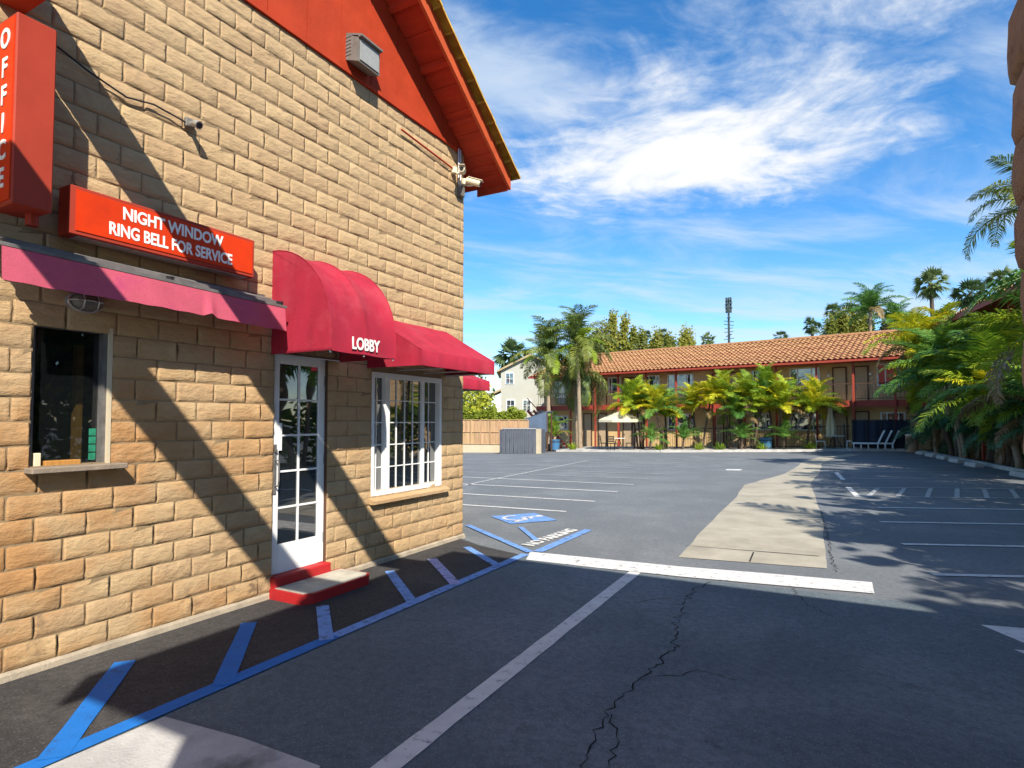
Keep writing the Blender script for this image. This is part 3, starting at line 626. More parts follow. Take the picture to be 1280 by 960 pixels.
# lobby window
y0, y1, z0, z1 = 5.18, 6.54, 0.785, 2.20
wf = MB(); FR = .045
wf.cbox((-.09, y0, z0), (.012, y0+FR, z1), .003); wf.cbox((-.09, y1-FR, z0), (.012, y1, z1), .003); wf.box((-.09, y0+FR, z0), (.010, y1-FR, z0+.055)); wf.box((-.09, y0+FR, z1-.06), (.010, y1-FR, z1))
wf.box((-.088, 5.432, z0+.055), (-.004, 5.505, z1-.06)); wf.box((-.088, 6.135, z0+.055), (-.012, 6.19, z1-.06))
win = wf.build('lobby_window', 'white_vinyl', off)
def lites(a, b, nx, xg):
    zz0, zz1 = z0+.055, z1-.06; w_ = (b-a)/nx; h_ = (zz1-zz0)/5; m_ = MB()
    for i in range(1, nx): m_.box((xg-.008, a+w_*i-.006, zz0), (xg+.014, a+w_*i+.006, zz1))
    for k in range(1, 5): m_.box((xg-.007, a, zz0+h_*k-.006), (xg+.0135, b, zz0+h_*k+.006))
    m_.build('muntin', 'white_vinyl', win)
    for i in range(nx):
        for k in range(5): MB().box((xg-.003, a+w_*i+.006*(i > 0), zz0+h_*k+.006*(k > 0)), (xg+.003, a+w_*(i+1)-.006*(i < nx-1), zz0+h_*(k+1)-.006*(k < 4))).build('pane', 'dark_glass', win)
lites(5.225, 5.432, 2, -.07); lites(5.505, 6.135, 4, -.045); lites(6.19, 6.495, 2, -.07)
MB().box((-.15, 5.185, .79), (-.10, 6.535, 2.195)).build('backing', 'dark_interior', win)
MB().prism([(-.02, 5.15, .695), (.075, 5.15, .70), (.075, 5.15, .735), (-.02, 5.15, .782)], (0, 1.50, 0)).build('sill', 'block', win)
# conduit and wiring on the wall
MB().tube([(.045, 5.62, 5.185), (.045, 6.80, 5.115)], .012, 6).build('conduit', 'red_paint', off)
cab = MB(); cab.tube([(.03, 1.9, 4.22), (.034, 2.2, 4.11), (.036, 2.45, 4.05), (.036, 2.65, 4.09), (.038, 2.85, 4.07), (.045, 2.9, 4.06)], .007, 6); cab.build('cable', 'black_metal', off)
# ------------------------------------------------------------------ step
st = thing('door_step', (.25, 4.2, 0), 'red edged concrete step below the white lobby door', 'step')
MB().prism([(.03, 3.80, 0.004), (.44, 3.80, 0.004), (.50, 3.90, 0.004), (.50, 4.60, 0.004), (.44, 4.68, 0.004), (.03, 4.68, 0.004)], (0, 0, .095)).build('riser', 'step_red', st)
MB().prism([(.07, 3.83, .099), (.43, 3.83, .099), (.475, 3.91, .099), (.475, 4.59, .099), (.43, 4.655, .099), (.07, 4.655, .099)], (0, 0, .006)).build('tread', 'step_concrete', st)
MB().cbox((-.15, 3.83, .05), (.07, 4.53, .198), .012).build('threshold', 'step_red', st)

# ------------------------------------------------------------------ signs on the wall
os_ = thing('office_sign', (.22, 1.73, 2.93), 'tall red projecting sign box reading OFFICE, letters stacked', 'sign')
cb = MB(); cb.cbox((.10, 1.635, 2.93), (.385, 1.845, 4.09), .008); cb.build('cabinet', 'sign_cabinet', os_)
MB().box((.118, 1.628, 2.955), (.370, 1.637, 4.065)).build('face', 'sign_face', os_)
for ch, zz in zip('OFFICE', (3.945, 3.765, 3.595, 3.425, 3.26, 3.09)): lettering('letter', ch, 0.165, 'letter_white', os_, (.268, 1.6255, zz), ((1, 0, 0), (0, 0, 1)), bold=.004, xs=.88)
br = MB(); br.bar((0, 1.74, 3.9), (.11, 1.74, 3.9), .05, .05); br.bar((0, 1.74, 3.15), (.11, 1.74, 3.15), .05, .05); br.build('bracket', 'grimy_steel', os_)
MB().tube([(.24, 1.80, 2.86), (.24, 1.80, 2.935)], .035, 10).build('cable_gland', 'sign_cabinet', os_)
ns = thing('night_window_sign', (.1, 2.75, 2.88), 'long red sign box reading NIGHT WINDOW RING BELL FOR SERVICE', 'sign')
MB().cbox((.06, 2.02, 2.885), (.20, 3.45, 3.215), .006).build('cabinet', 'sign_cabinet', ns)
MB().box((.198, 2.06, 2.915), (.206, 3.425, 3.19)).build('face', 'sign_face', ns)
MB().box((.075, 2.08, 2.878), (.18, 3.40, 2.888)).build('underside_panel', 'aluminium', ns)
lettering('lettering', 'NIGHT WINDOW', .122, 'letter_white', ns, (.207, 2.745, 3.115), ((0, 1, 0), (0, 0, 1)), bold=.0034, xs=.80)
lettering('lettering', 'RING BELL FOR SERVICE', .122, 'letter_white', ns, (.207, 2.745, 2.985), ((0, 1, 0), (0, 0, 1)), bold=.0034, xs=.735)
b2 = MB(); [b2.box((-.002, yy, 2.95), (.062, yy+.05, 3.15)) for yy in (2.2, 2.75, 3.25)]; b2.build('bracket', 'grimy_steel', ns)

# ------------------------------------------------------------------ awnings
def rag(P, k): return P
pa = thing('retractable_awning', (.15, 2.66, 2.43), 'rolled up awning with faded pink valance above the night window', 'awning')
MB().box((-.002, 1.60, 2.73), (.035, 3.70, 2.80)).build('wall_rail', 'grimy_steel', pa)
rl = MB(); rl.tube([(.12, 1.62, 2.74), (.12, 3.68, 2.715)], .045, 12); rl.build('roller', 'grimy_steel', pa)
fb = MB(); fb.bar((.315, 1.60, 2.695), (.315, 3.70, 2.66), .025, .022); fb.bar((.235, 1.60, 2.735), (.235, 3.70, 2.70), .03, .03); fb.build('front_bar', 'grimy_steel', pa)
for yy in (1.64, 2.66, 3.66):
    zz = 2.735-(yy-1.6)*.012; MB().bar((.03, yy, zz+.03), (.31, yy, zz-.02), .025, .03).build('arm', 'black_metal', pa)
MB().bar((.035, 1.60, 2.775), (.035, 3.70, 2.745), .012, .02).build('top_rail', 'aluminium', pa)
va = MB(); nU = 84; nV = 5
vr = random.Random(2); ph1 = [vr.uniform(0, 6.28) for _ in range(4)]
for side in (0, 1):
    base_i = len(va.v)
    for j in range(nV+1):
        for i in range(nU+1):
            yy = 1.62+2.06*i/nU; f = j/nV
            wv = f*(.006*math.sin(yy*6+ph1[0])+.003*math.sin(yy*23+ph1[1])+.03*max(0, 1-abs(yy-2.95)/.05))
            zt = 2.68-(yy-1.6)*.017; hh = .20+.004*math.sin(yy*4+ph1[2])+.002*math.sin(yy*31+ph1[3])-.025*max(0, 1-abs(yy-2.95)/.06)
            va.v.append((.325+.02*f+wv-(.003 if side else 0), yy, zt-hh*f))
    for j in range(nV):
        for i in range(nU):
            q = [base_i+j*(nU+1)+i, base_i+j*(nU+1)+i+1, base_i+(j+1)*(nU+1)+i+1, base_i+(j+1)*(nU+1)+i]; va.f.append(tuple(q[::-1] if not side else q))
va.build('valance', 'pink_canvas', pa, smooth=True)

cnv = MB(); cnv.prism([(.06, 1.63, 2.772), (.318, 1.63, 2.684), (.318, 1.63, 2.678), (.06, 1.63, 2.766)], (0, 2.04, -.032)); cnv.build('canvas', 'pink_canvas', pa)
la = thing('lobby_awning', (.38, 4.23, 2.26), 'domed crimson awning lettered LOBBY over the white door', 'awning')
Y0, Y1, DX, ZT, ZK, ZB = 3.80, 4.665, .765, 3.235, 2.445, 2.262
prof = [(DX*math.sin(R(t)), ZK+(ZT-ZK)*math.cos(R(t))) for t in range(0, 91, 7)]; prof[-1] = (DX, ZK); prof.append((DX, ZB))
def awning_cover(name, m, parent, Ya, Yb, prof, sag, ribs, n=24, th=.006):
    mb = MB()
    for side in (0, 1):
        b0 = len(mb.v)
        for i in range(n+1):
            yy = Ya+(Yb-Ya)*i/n; f = (i/n*ribs) % 1.0; s_ = sag*(4*f*(1-f)); 
            for k, (px_, pz_) in enumerate(prof):
                fl = min(1, k/2.0)*(1 if k < len(prof)-2 else .25)
                mb.v.append((px_-s_*fl*.7-(th if side else 0), yy, pz_-s_*fl*.7-(th if side else 0)))
        m_ = len(prof)
        for i in range(n):
            for k in range(m_-1):
                q = (b0+i*m_+k, b0+i*m_+k+1, b0+(i+1)*m_+k+1, b0+(i+1)*m_+k); mb.f.append(q if not side else q[::-1])
    return mb.build(name, m, parent, smooth=True)
cov = awning_cover('cover', 'crimson_canvas', la, Y0, Y1, prof, .035, 2)
for nm, yy in (('side_panel', Y0), ('side_panel', Y1-.004)):
    MB().prism([(0.004, yy, ZB)]+[(DX-.003, yy, ZB)]+[(px_-.003, yy, pz_-.003) for px_, pz_ in prof[-2::-1]]+[(0.004, yy, ZT-.003)], (0, .004, 0)).build(nm, 'crimson_canvas', la)
fr = MB()
for yy in (Y0+.012, (Y0+Y1)/2, Y1-.016): fr.tube([(px_-.018 if px_ > .02 else .01, yy, pz_-.02) for px_, pz_ in prof], .010, 6)
fr.tube([(DX-.02, Y0+.01, ZB+.015), (DX-.02, Y1-.01, ZB+.015)], .010, 6); fr.tube([(.02, Y0+.01, ZB+.015), (.02, Y1-.01, ZB+.015)], .010, 6); fr.build('frame', 'aluminium', la)
sm_ = MB()
for yy in (Y0, (Y0+Y1)/2, Y1): sm_.tube([(px_+.002*(px_ > .01), yy, pz_+.002) for px_, pz_ in prof], .0045, 5)
sm_.build('piping', 'crimson_canvas', la)
lettering('lettering', 'LOBBY', .155, 'letter_white', la, (DX+.008, 4.235, 2.348), ((0, 1, 0), (0, 0, 1)), bold=.0038, xs=.79)

def slope_awning(label, X, Y0, Y1, DX, ZT, ZK, ZB):
    wa = thing('window_awning', (X+DX/2, (Y0+Y1)/2, ZB), label, 'awning')
    P = [(X, ZT), (X+DX*.02, ZT-.005), (X+DX*.35, ZT-(ZT-ZK)*.35), (X+DX*.7, ZT-(ZT-ZK)*.7), (X+DX*.985, ZK+.008), (X+DX, ZK-.004), (X+DX, ZB)]
    awning_cover('cover', 'crimson_canvas', wa, Y0, Y1, P, .012, 3)
    for yy in (Y0, Y1-.004): MB().prism([(X+.004, yy, ZB), (X+DX-.003, yy, ZB), (X+DX-.003, yy, ZK-.004), (X+.004, yy, ZT-.004)], (0, .004, 0)).build('side_panel', 'crimson_canvas', wa)
    f_ = MB()
    for yy in (Y0+.012, Y0+(Y1-Y0)/3, Y0+(Y1-Y0)*2/3, Y1-.014): f_.tube([(X+.015, yy, ZT-.03), (X+DX-.02, yy, ZK-.018), (X+DX-.018, yy, ZB+.012), (X+.01, yy, ZB+.012)], .010, 6)
    f_.tube([(X+DX-.02, Y0+.01, ZB+.012), (X+DX-.02, Y1-.01, ZB+.012)], .010, 6); f_.build('frame', 'aluminium', wa)
slope_awning('straight sloped crimson awning over the lobby window', 0.0, 5.10, 6.64, .765, 2.845, 2.40, 2.235)
slope_awning('crimson awning on the set-back wing beyond the office corner', -1.75, 8.3, 9.45, .78, 2.62, 2.36, 2.19)
# the wing that carries the farther awning
MB().box((-6.5, CORNER+.01, 0), (-1.75, 9.6, 3.1)).build('rear_wing', 'block', off)
MB().box((-6.6, CORNER+.01, 3.1), (-1.77, 9.62, 3.25)).build('rear_wing_roof', 'red_paint', off)

# ------------------------------------------------------------------ fixtures on the wall
bl = thing('bulkhead_lamp', (.03, 2.21, 2.40), 'oval caged bulkhead lamp above the night window', 'lamp')
C = Vector((.03, 2.21, 2.472)); bb = MB()
def oval(x, a, b, n=20): return [(x, C.y+a*math.cos(2*math.pi*k/n), C.z+b*math.sin(2*math.pi*k/n)) for k in range(n)]
bb.prism(oval(.0, .115, .075), (.045, 0, 0)); bb.build('base', 'aluminium', bl)
gl = MB(); rings = [oval(.045, .095, .058), oval(.085, .085, .05), oval(.11, .05, .03)]
for r_ in rings: gl.v += r_
gl.f += [(i*20+k, i*20+(k+1) % 20, (i+1)*20+(k+1) % 20, (i+1)*20+k) for i in range(2) for k in range(20)]+[tuple(range(40, 60))]; gl.build('lens', 'grey_housing', bl, smooth=True)
cg = MB()
for yy in (-.045, .045): cg.tube([(.045, C.y+yy, C.z+.07), (.11, C.y+yy, C.z+.05), (.13, C.y+yy, C.z), (.11, C.y+yy, C.z-.05), (.045, C.y+yy, C.z-.07)], .005, 6)
cg.tube([(.045, C.y-.11, C.z), (.11, C.y-.08, C.z), (.13, C.y, C.z), (.11, C.y+.08, C.z), (.045, C.y+.11, C.z)], .005, 6); cg.tube(oval(.05, .11, .07)+oval(.05, .11, .07)[:1], .008, 6); cg.build('cage', 'aluminium', bl)
fl = thing('flood_lamp', (.1, 4.9, 5.5), 'square grey flood lamp mounted low on the red gable', 'lamp')
MB().prism([(.025, 4.70, 5.56), (.20, 4.70, 5.50), (.20, 4.70, 5.78), (.025, 4.70, 5.84)], (0, .34, 0)).build('housing', 'grey_housing', fl)
MB().prism([(.201, 4.725, 5.525), (.212, 4.725, 5.525), (.212, 4.725, 5.755), (.201, 4.725, 5.755)], (0, .29, 0)).build('lens', 'lamp_glass', fl)
MB().prism([(.20, 4.70, 5.76), (.25, 4.70, 5.765), (.25, 4.70, 5.785), (.025, 4.70, 5.86), (.025, 4.70, 5.842)], (0, .34, 0)).build('hood', 'grey_housing', fl)
for k in range(6): MB().box((.02, 4.695, 5.60+k*.04), (.10, 4.70, 5.615+k*.04)).build('fin', 'grey_housing', fl)
def bullet(label, base, d, name='security_camera'):
    t_ = thing(name, base, label, 'camera'); B = Vector(base); d = Vector(d).normalized(); h = B+Vector((.13, 0, -.02))
    MB().lathe(B, [(.0, -.04), (.045, -.04), (.045, .04), (.0, .04)], 10).build('mount', 'cream_plastic', t_)
    MB().tube([B, B+Vector((.06, 0, -.06)), h+Vector((0, 0, -.05)), h], .014, 8).build('arm', 'cream_plastic', t_, smooth=True)
    MB().tube([h-d*.09, h-d*.085, h+d*.10, h+d*.12], [.03, .046, .046, .042], 14).build('body', 'cream_plastic', t_)
    MB().tube([h+d*.118, h+d*.126], .026, 14).build('lens', 'black_metal', t_)
    q = MB(); q.bar(h+Vector((0, 0, .05))-d*.05, h+Vector((0, 0, .05))+d*.16, .085, .008); q.build('sunshield', 'cream_plastic', t_)
bullet('cream bullet camera under the eave aimed at the driveway', (.05, 6.76, 5.10), (.55, -1, -.25))
bullet('cream bullet camera under the eave aimed across the parking lot', (.06, 7.0, 5.02), (1, .35, -.35))
jb = thing('junction_box', (.05, 6.93, 4.75), 'small steel junction box below the eave cameras', 'box')
MB().cbox((.0, 6.90, 4.80), (.07, 7.0, 4.94), .006).build('box', 'grey_housing', jb); cd = MB(); cd.tube([(.04, 6.88, 5.46), (.04, 6.88, 4.95), (.04, 6.93, 4.9)], .012, 6); cd.tube([(.04, 6.93, 5.46), (.04, 6.93, 4.94)], .010, 6); cd.build('conduit', 'aluminium', jb)
ps = thing('wall_sensor', (.03, 2.94, 4.02), 'small grey spotlight holder on the sunlit block wall', 'sensor')
MB().cbox((.015, 2.90, 4.03), (.055, 2.98, 4.11), .008).build('box', 'grey_housing', ps); MB().tube([(.05, 2.94, 4.06), (.12, 2.945, 4.05), (.15, 2.95, 4.03)], [.018, .03, .034], 12).build('socket', 'aluminium', ps); MB().tube([(.145, 2.95, 4.033), (.155, 2.951, 4.027)], .024, 12).build('lens', 'black_metal', ps)

# ------------------------------------------------------------------ entrance canopy with stone column
ca = thing('entrance_canopy', (7.5, -1.5, 0), 'red timber entrance canopy carried by rough stone columns', 'canopy')
MB().box((4.32, -1.80, 4.52), (11.5, 2.28, 4.72)).build('roof', 'red_soffit', ca)
MB().box((4.28, -1.84, 4.42), (4.32, 2.32, 4.76)).build('fascia', 'red_paint', ca); MB().box((4.32, 2.28, 4.42), (11.5, 2.32, 4.76)).build('fascia', 'red_paint', ca)
for yc in (1.745, .435, -1.2): MB().box((-.05 if yc > 0 else 4.32, yc-.075, 4.305), (11.4, yc+.075, 4.518 if yc < 0 else 4.516)).build('beam', 'red_paint', ca)
for yc in (1.745, .435): MB().box((.0, yc-.07, 4.516), (4.28, yc+.075, 4.655)).build('beam', 'red_paint', ca)
def column(cx, cy, top, seed, full=True):
    rnd = random.Random(seed); co = MB(); co.box((cx-.17, cy-.17, 0), (cx+.17, cy+.17, 4.30)); c_ = co.build('column', 'red_paint', ca)
    zz = 0.0
    while zz < top:
        h = rnd.uniform(.175, .20); mb = MB(); n_ = 28; prof_ = [(.0, .72), (.015, .93), (.05, 1.0), (.10, 1.015), (h-.05, 1.0), (h-.015, .93), (h-.002, .74)]
        sc = rnd.uniform(.97, 1.03); dx, dy = rnd.uniform(-.008, .008), rnd.uniform(-.008, .008); ph_ = rnd.uniform(0, 6)
        for pz, pr in prof_:
            for k in range(n_):
                a = 2*math.pi*k/n_; c0, s0 = math.cos(a), math.sin(a); rr = .245/((abs(c0)**5+abs(s0)**5)**.2)
                rr *= (1-(1-pr)*.30)*sc*(1+.012*math.sin(3*a+ph_+pz*9)+rnd.gauss(0, .006)); mb.v.append((cx+dx+rr*c0, cy+dy+rr*s0, zz+pz))
        m_ = len(prof_)
        mb.f += [(i*n_+k, i*n_+(k+1) % n_, (i+1)*n_+(k+1) % n_, (i+1)*n_+k) for i in range(m_-1) for k in range(n_)]+[tuple(range(n_))[::-1], tuple(range((m_-1)*n_, m_*n_))]
        mb.build('stone', 'column_stone', c_, smooth=True); zz += h
column(5.335, 2.03, 2.75, 5); column(10.9, 2.0, 2.75, 6); column(10.9, -1.45, 2.75, 7); column(5.335, -1.45, 2.75, 8)

# ------------------------------------------------------------------ the two storey motel wing across the lot
P0 = Vector((7.2, 38.9)); DV = Vector((-.985, .1745)); NV = Vector((-.1745, -.985))       # along the front to the left, outward normal
def mp(s, o, z): p = P0+DV*s+NV*o; return (p.x, p.y, z)     # o > 0 in front of the posts line
mo = thing('motel_wing', mp(10, -4, -.4), 'two storey tan motel wing with clay tile roof and red balcony', 'building')
S0, S1 = -6.5, 24.0; BK = -0.9
def pb(s0, s1, o0, o1, z0, z1):
    return MB().prism([mp(s0, o0, z0), mp(s1, o0, z0), mp(s1, o1, z0), mp(s0, o1, z0)], (0, 0, z1-z0))
UD = [(2.53, .62), (1.42, .62), (19.85, .7), (18.6, .7), (9.6, .65), (8.6, .65), (15.4, .65), (16.4, .65)]
pb(S0, S1, BK-7, BK, 2.45, 5.05).build('upper_wall', 'motel_block', mo)
pb(S0, S1, BK-7, BK, -.7, 2.449).build('lower_wall', 'motel_stucco', mo)
pb(S0, S1, BK+.002, 0.12, 2.47, 2.70).build('balcony_slab', 'cream_wall', mo)
pb(S0, S1, .121, .18, 2.40, 2.76).build('balcony_fascia', 'motel_red', mo)
for s in (22.58, 20.7, 18.52, 16.6, 14.4, 12.2, 9.6, 7.7, 5.78, 3.55, 1.65, -.35, -2.5, -4.6): pb(s-.055, s+.055, .185, .30, zg(*mp(s, .2, 0)[:2])-.02, 5.0).build('post', 'motel_red', mo)
rail_s = S0
posts_ = [24.0, 22.58, 20.7, 18.52, 16.6, 14.4, 12.2, 9.6, 7.7, 5.78, 3.55, 1.65, -.35, -2.5, -4.6, -6.5]
for a, b in zip(posts_[:-1], posts_[1:]):
    rl = MB(); lo, hi = b+.08, a-.08
    rl.bar(mp(lo, .22, 3.72), mp(hi, .22, 3.72), .05, .05); rl.bar(mp(lo, .22, 2.86), mp(hi, .22, 2.86), .035, .035)
    k = int((hi-lo)/.16)
    for i in range(1, k): s = lo+(hi-lo)*i/k; rl.bar(mp(s, .22, 2.86), mp(s, .22, 3.72), .018, .018, (1, 0, 0))
    rl.build('railing', 'door_trim', mo)
def m_window(s0, s1, z0, z1, frac=(.27, .73)):
    f = MB(); w = .07
    for a in ((s0, s0+w, z0, z1), (s1-w, s1, z0, z1), (s0+w, s1-w, z0, z0+w), (s0+w, s1-w, z1-w, z1)):
        f.v, f.f = (lambda q: (f.v+q.v, f.f+[tuple(i+len(f.v) for i in t) for t in q.f]))(pb(a[0], a[1], BK+.003, BK+.07, a[2], a[3]))
    for fr_ in frac:
        s = s0+(s1-s0)*fr_; q = pb(s-.03, s+.03, BK+.003, BK+.062, z0+w, z1-w); f.add(q.v, q.f)
    o = f.build('window', 'white_vinyl', mo); ed = [s0+w]+[s0+(s1-s0)*k for k in frac]+[s1-w]
    for a, b in zip(ed[:-1], ed[1:]): pb(a+.03, b-.03, BK+.004, BK+.03, z0+w, z1-w).build('pane', 'motel_glass', o)
for s0, s1, z0, z1 in [(3.58, 5.28, 3.55, 4.85), (-.9, .62, 3.6, 4.85), (6.4, 7.6, 3.55, 4.85), (11.4, 13.3, 3.55, 4.85), (21.7, 22.95, 3.4, 4.75), (17.0, 18.0, 3.55, 4.85), (-3.9, -2.2, 3.55, 4.85), (13.9, 15.0, 3.55, 4.85),
                       (3.5, 5.3, 1.0, 2.1), (-.7, .5, 1.0, 2.1), (6.4, 7.6, 1.0, 2.1), (11.4, 13.3, .95, 2.1), (21.7, 22.9, .9, 2.0)]: m_window(s0, s1, z0, z1)
for s in (2.53, 1.42, 19.85, 18.55, 9.75, 8.65, 15.7, 16.45):
    for z0 in (2.705, zg(*mp(s, -1, 0)[:2])+.02):
        f = MB(); z1 = 4.72 if z0 > 1 else 2.1
        for a, b, c, d in ((s-.38, s-.31, z0, z1+.07), (s+.31, s+.38, z0, z1+.07), (s-.31, s+.31, z1, z1+.07)):
            q = pb(a, b, BK+.003, BK+.07, c, d); f.add(q.v, q.f)
        o = f.build('door', 'door_trim', mo); pb(s-.31, s+.31, BK+.004, BK+.04, z0, z1).build('leaf', 'door_tan', o); pb(s+.20, s+.25, BK+.04, BK+.09, z0+.95, z0+1.02).build('handle', 'aluminium', o)
for s in (4.5, 12.4, 22.3, 7.0): pb(s-.5, s+.5, BK+.003, BK+.2, 2.95, 3.35).build('air_conditioner', 'ac_unit', mo)
for s in (3.1, .95, 19.2, 9.2, 16.1): MB().tube([mp(s, BK+.0, 4.3), mp(s, BK+.12, 4.3)], .07, 8).build('wall_lamp', 'white_vinyl', mo)
# stair at the left end of the wing
sr = MB()
for k in range(12): q = pb(20.9+k*.26, 21.16+k*.26, .55, 1.35, -.35+k*.235, -.29+k*.235); sr.add(q.v, q.f)
sro = sr.build('stair', 'ac_unit', mo)
q = MB(); q.bar(mp(20.8, 1.37, .5), mp(24.0, 1.37, 3.35), .05, .06); q.bar(mp(20.8, .55, -.45), mp(24.0, .55, 2.4), .06, .2); q.bar(mp(20.8, 1.35, -.45), mp(24.0, 1.35, 2.4), .06, .2); q.build('stair_rail', 'motel_red', mo)
# tiled roof: barrel courses as real relief
def tiled_roof(name, parent, pf, s0, s1, e0, z0, e1, z1, m='roof_tile', pitch=.30, courses=13):
    mb = MB(); ns_ = int((s1-s0)/pitch); per = 5; prof_ = [0, .055, .075, .055, 0]
    cols = []
    for i in range(ns_):
        for k in range(per):
            cols.append((s0+(i+k/per)*pitch, prof_[k]))
    cols.append((s0+ns_*pitch, 0))
    for c in range(courses):
        f0 = c/courses; f1 = (c+1)/courses; b0 = len(mb.v)
        jig = [random.uniform(-.012, .012) for _ in range(ns_+1)]
        for j, (s, h) in enumerate(cols):
            jj = jig[j//per]
            mb.v.append(pf(s, e0+(e1-e0)*f0-.03, z0+(z1-z0)*f0+h+.055+jj)); mb.v.append(pf(s, e0+(e1-e0)*f1, z0+(z1-z0)*f1+h*.9+.012+jj))
        for j in range(len(cols)-1): mb.f.append((b0+2*j, b0+2*j+2, b0+2*j+3, b0+2*j+1))
    o = mb.build(name, m, parent, smooth=False); o['kind'] = 'stuff'; return o
rfp = MB(); rfp.prism([mp(S0-.4, .72, 4.98), mp(S0-.4, .72, 5.06), mp(S0-.4, -4.6, 7.05), mp(S0-.4, -9.6, 5.06), mp(S0-.4, -9.6, 4.98)], (Vector(mp(S1+.4, 0, 0))-Vector(mp(S0-.4, 0, 0))))
rfo = rfp.build('roof', 'motel_red', mo)
tiled_roof('roof_tiles', rfo, lambda s, o, z: mp(s, o, z), S0-.45, S1+.45, .80, 5.06, -4.6, 7.07)
pb(S0-.4, S1+.4, .725, .76, 4.95, 5.07).build('eave_fascia', 'motel_red', rfo)
rc = MB(); rc.tube([mp(S0-.45, -4.6, 7.12), mp(S1+.45, -4.6, 7.12)], .12, 8); rc.build('ridge_cap', 'roof_tile', rfo)

# ------------------------------------------------------------------ the wing behind the palms on the right
Q0 = Vector((10.25, 23.6)); QD = Vector((-.13, .9915)); QN = Vector((-.9915, -.13))
def qp(s, o, z): p = Q0+QD*s+QN*o; return (p.x, p.y, z)
def qb(s0, s1, o0, o1, z0, z1): return MB().prism([qp(s0, o0, z0), qp(s0, o1, z0), qp(s1, o1, z0), qp(s1, o0, z0)], (0, 0, z1-z0))
rw = thing('side_wing', qp(6, -6, 0), 'motel wing with dark red eaves behind the row of palms', 'building')
qb(.4, 12.5, -9, -1.6, 0, 5.9).build('wall', 'motel_block', rw)
qb(.2, 12.5, -1.599, -.25, 2.7, 2.95).build('balcony', 'motel_red', rw)
for s in (.5, 3.4, 6.3, 9.2, 12.2): qb(s-.08, s+.08, -.45, -.30, 0, 5.95).build('post', 'motel_red', rw)
for a, b in ((.5, 3.4), (3.4, 6.3), (6.3, 9.2), (9.2, 12.2)):
    r_ = MB(); r_.bar(qp(a+.1, -.36, 3.9), qp(b-.1, -.36, 3.9), .05, .05)
    for i in range(1, 16): s = a+.1+(b-a-.2)*i/16; r_.bar(qp(s, -.36, 2.95), qp(s, -.36, 3.9), .02, .02, (1, 0, 0))
    r_.build('railing', 'motel_red', rw)
for s in (1.6, 4.6, 7.6, 10.6):
    f = qb(s-.6, s+.6, -1.597, -1.55, 4.0, 5.3).build('window', 'white_vinyl', rw); qb(s-.52, s+.52, -1.549, -1.54, 4.08, 5.22).build('pane', 'motel_glass', f)
rp = MB(); rp.prism([qp(-.4, .25, 5.90), qp(-.4, .25, 5.98), qp(-.4, -4.6, 7.3), qp(-.4, -9.6, 5.98), qp(-.4, -9.6, 5.90)], Vector(qp(13, 0, 0))-Vector(qp(-.4, 0, 0)))
rpo = rp.build('roof', 'motel_red', rw)
tiled_roof('roof_tiles', rpo, lambda s, o, z: qp(s, o, z), -.45, 13.05, .33, 5.97, -4.6, 7.32)
qb(-.4, 13, .255, .31, 5.80, 6.0).build('eave_fascia', 'motel_red', rpo)

# ------------------------------------------------------------------ kerbs, planters, wheel stops
kb = MB()
kerb_pts = [(10.9, 12.0), (10.3, 18.0), (9.78, 23.0), (9.3, 27.5), (8.8, 32.2), (8.45, 36.5), (8.3, 39.0)]
for a, b in zip(kerb_pts[:-1], kerb_pts[1:]): kb.bar((a[0], a[1], .06), (b[0], b[1], .06), .16, .13)
tag(kb.build('kerb', 'kerb_concrete'), kind='structure')
tag(MB().poly([(x+.05, y, .06) for x, y in kerb_pts]+[(11.6, 39, .06), (12.2, 24, .06), (13.5, 12, .06)]).build('planting_bed', 'planter_soil'), kind='structure')
k2 = MB(); kk = [(-10.9, 34.5), (-7.6, 34.6), (-4.3, 34.4), (-1.0, 35.4), (2.2, 36.1), (5.2, 37.2), (8.2, 37.6)]
for a, b in zip(kk[:-1], kk[1:]): k2.bar((a[0], a[1], zg(*a)+.05), (b[0], b[1], zg(*b)+.05), .18, .16)
tag(k2.build('kerb', 'kerb_concrete'), kind='structure')
pw_ = MB()
for (a, b) in zip(kk[:-1], kk[1:]): pw_.quad((a[0], a[1]+.08, zg(*a)+.11), (b[0], b[1]+.08, zg(*b)+.11), (b[0]-.3, b[1]+6, zg(*b)+.10), (a[0]-.3, a[1]+6, zg(*a)+.10))
tag(pw_.build('pavement', 'kerb_concrete'), kind='structure')
ws_me = MB().prism([(-.85, -.09, 0), (.85, -.09, 0), (.85, .09, 0), (-.85, .09, 0)], (0, 0, .06)).add([(-.85, -.09, .06), (.85, -.09, .06), (.85, .09, .06), (-.85, .09, .06), (-.8, -.055, .125), (.8, -.055, .125), (.8, .055, .125), (-.8, .055, .125)], [(0, 1, 5, 4), (1, 2, 6, 5), (2, 3, 7, 6), (3, 0, 4, 7), (4, 5, 6, 7)]).mesh('wheel_stop', 'kerb_concrete')
for wi, (x, y) in enumerate(((8.2, 34.6), (8.39, 32.6), (8.58, 30.8), (8.74, 28.75), (8.9, 26.5), (9.35, 22.3))):
    o = bpy.data.objects.new('wheel_stop', ws_me); col.objects.link(o); o.location = (x, y, .002); o.rotation_euler = (0, 0, R(98)); o.scale = (.62, 1.5, 1.15)
    tag(o, 'whitish concrete wheel stop at the palm bed, %s from the litter bin' % ORD[wi], 'wheel stop', 'wheel stops along the palm bed')

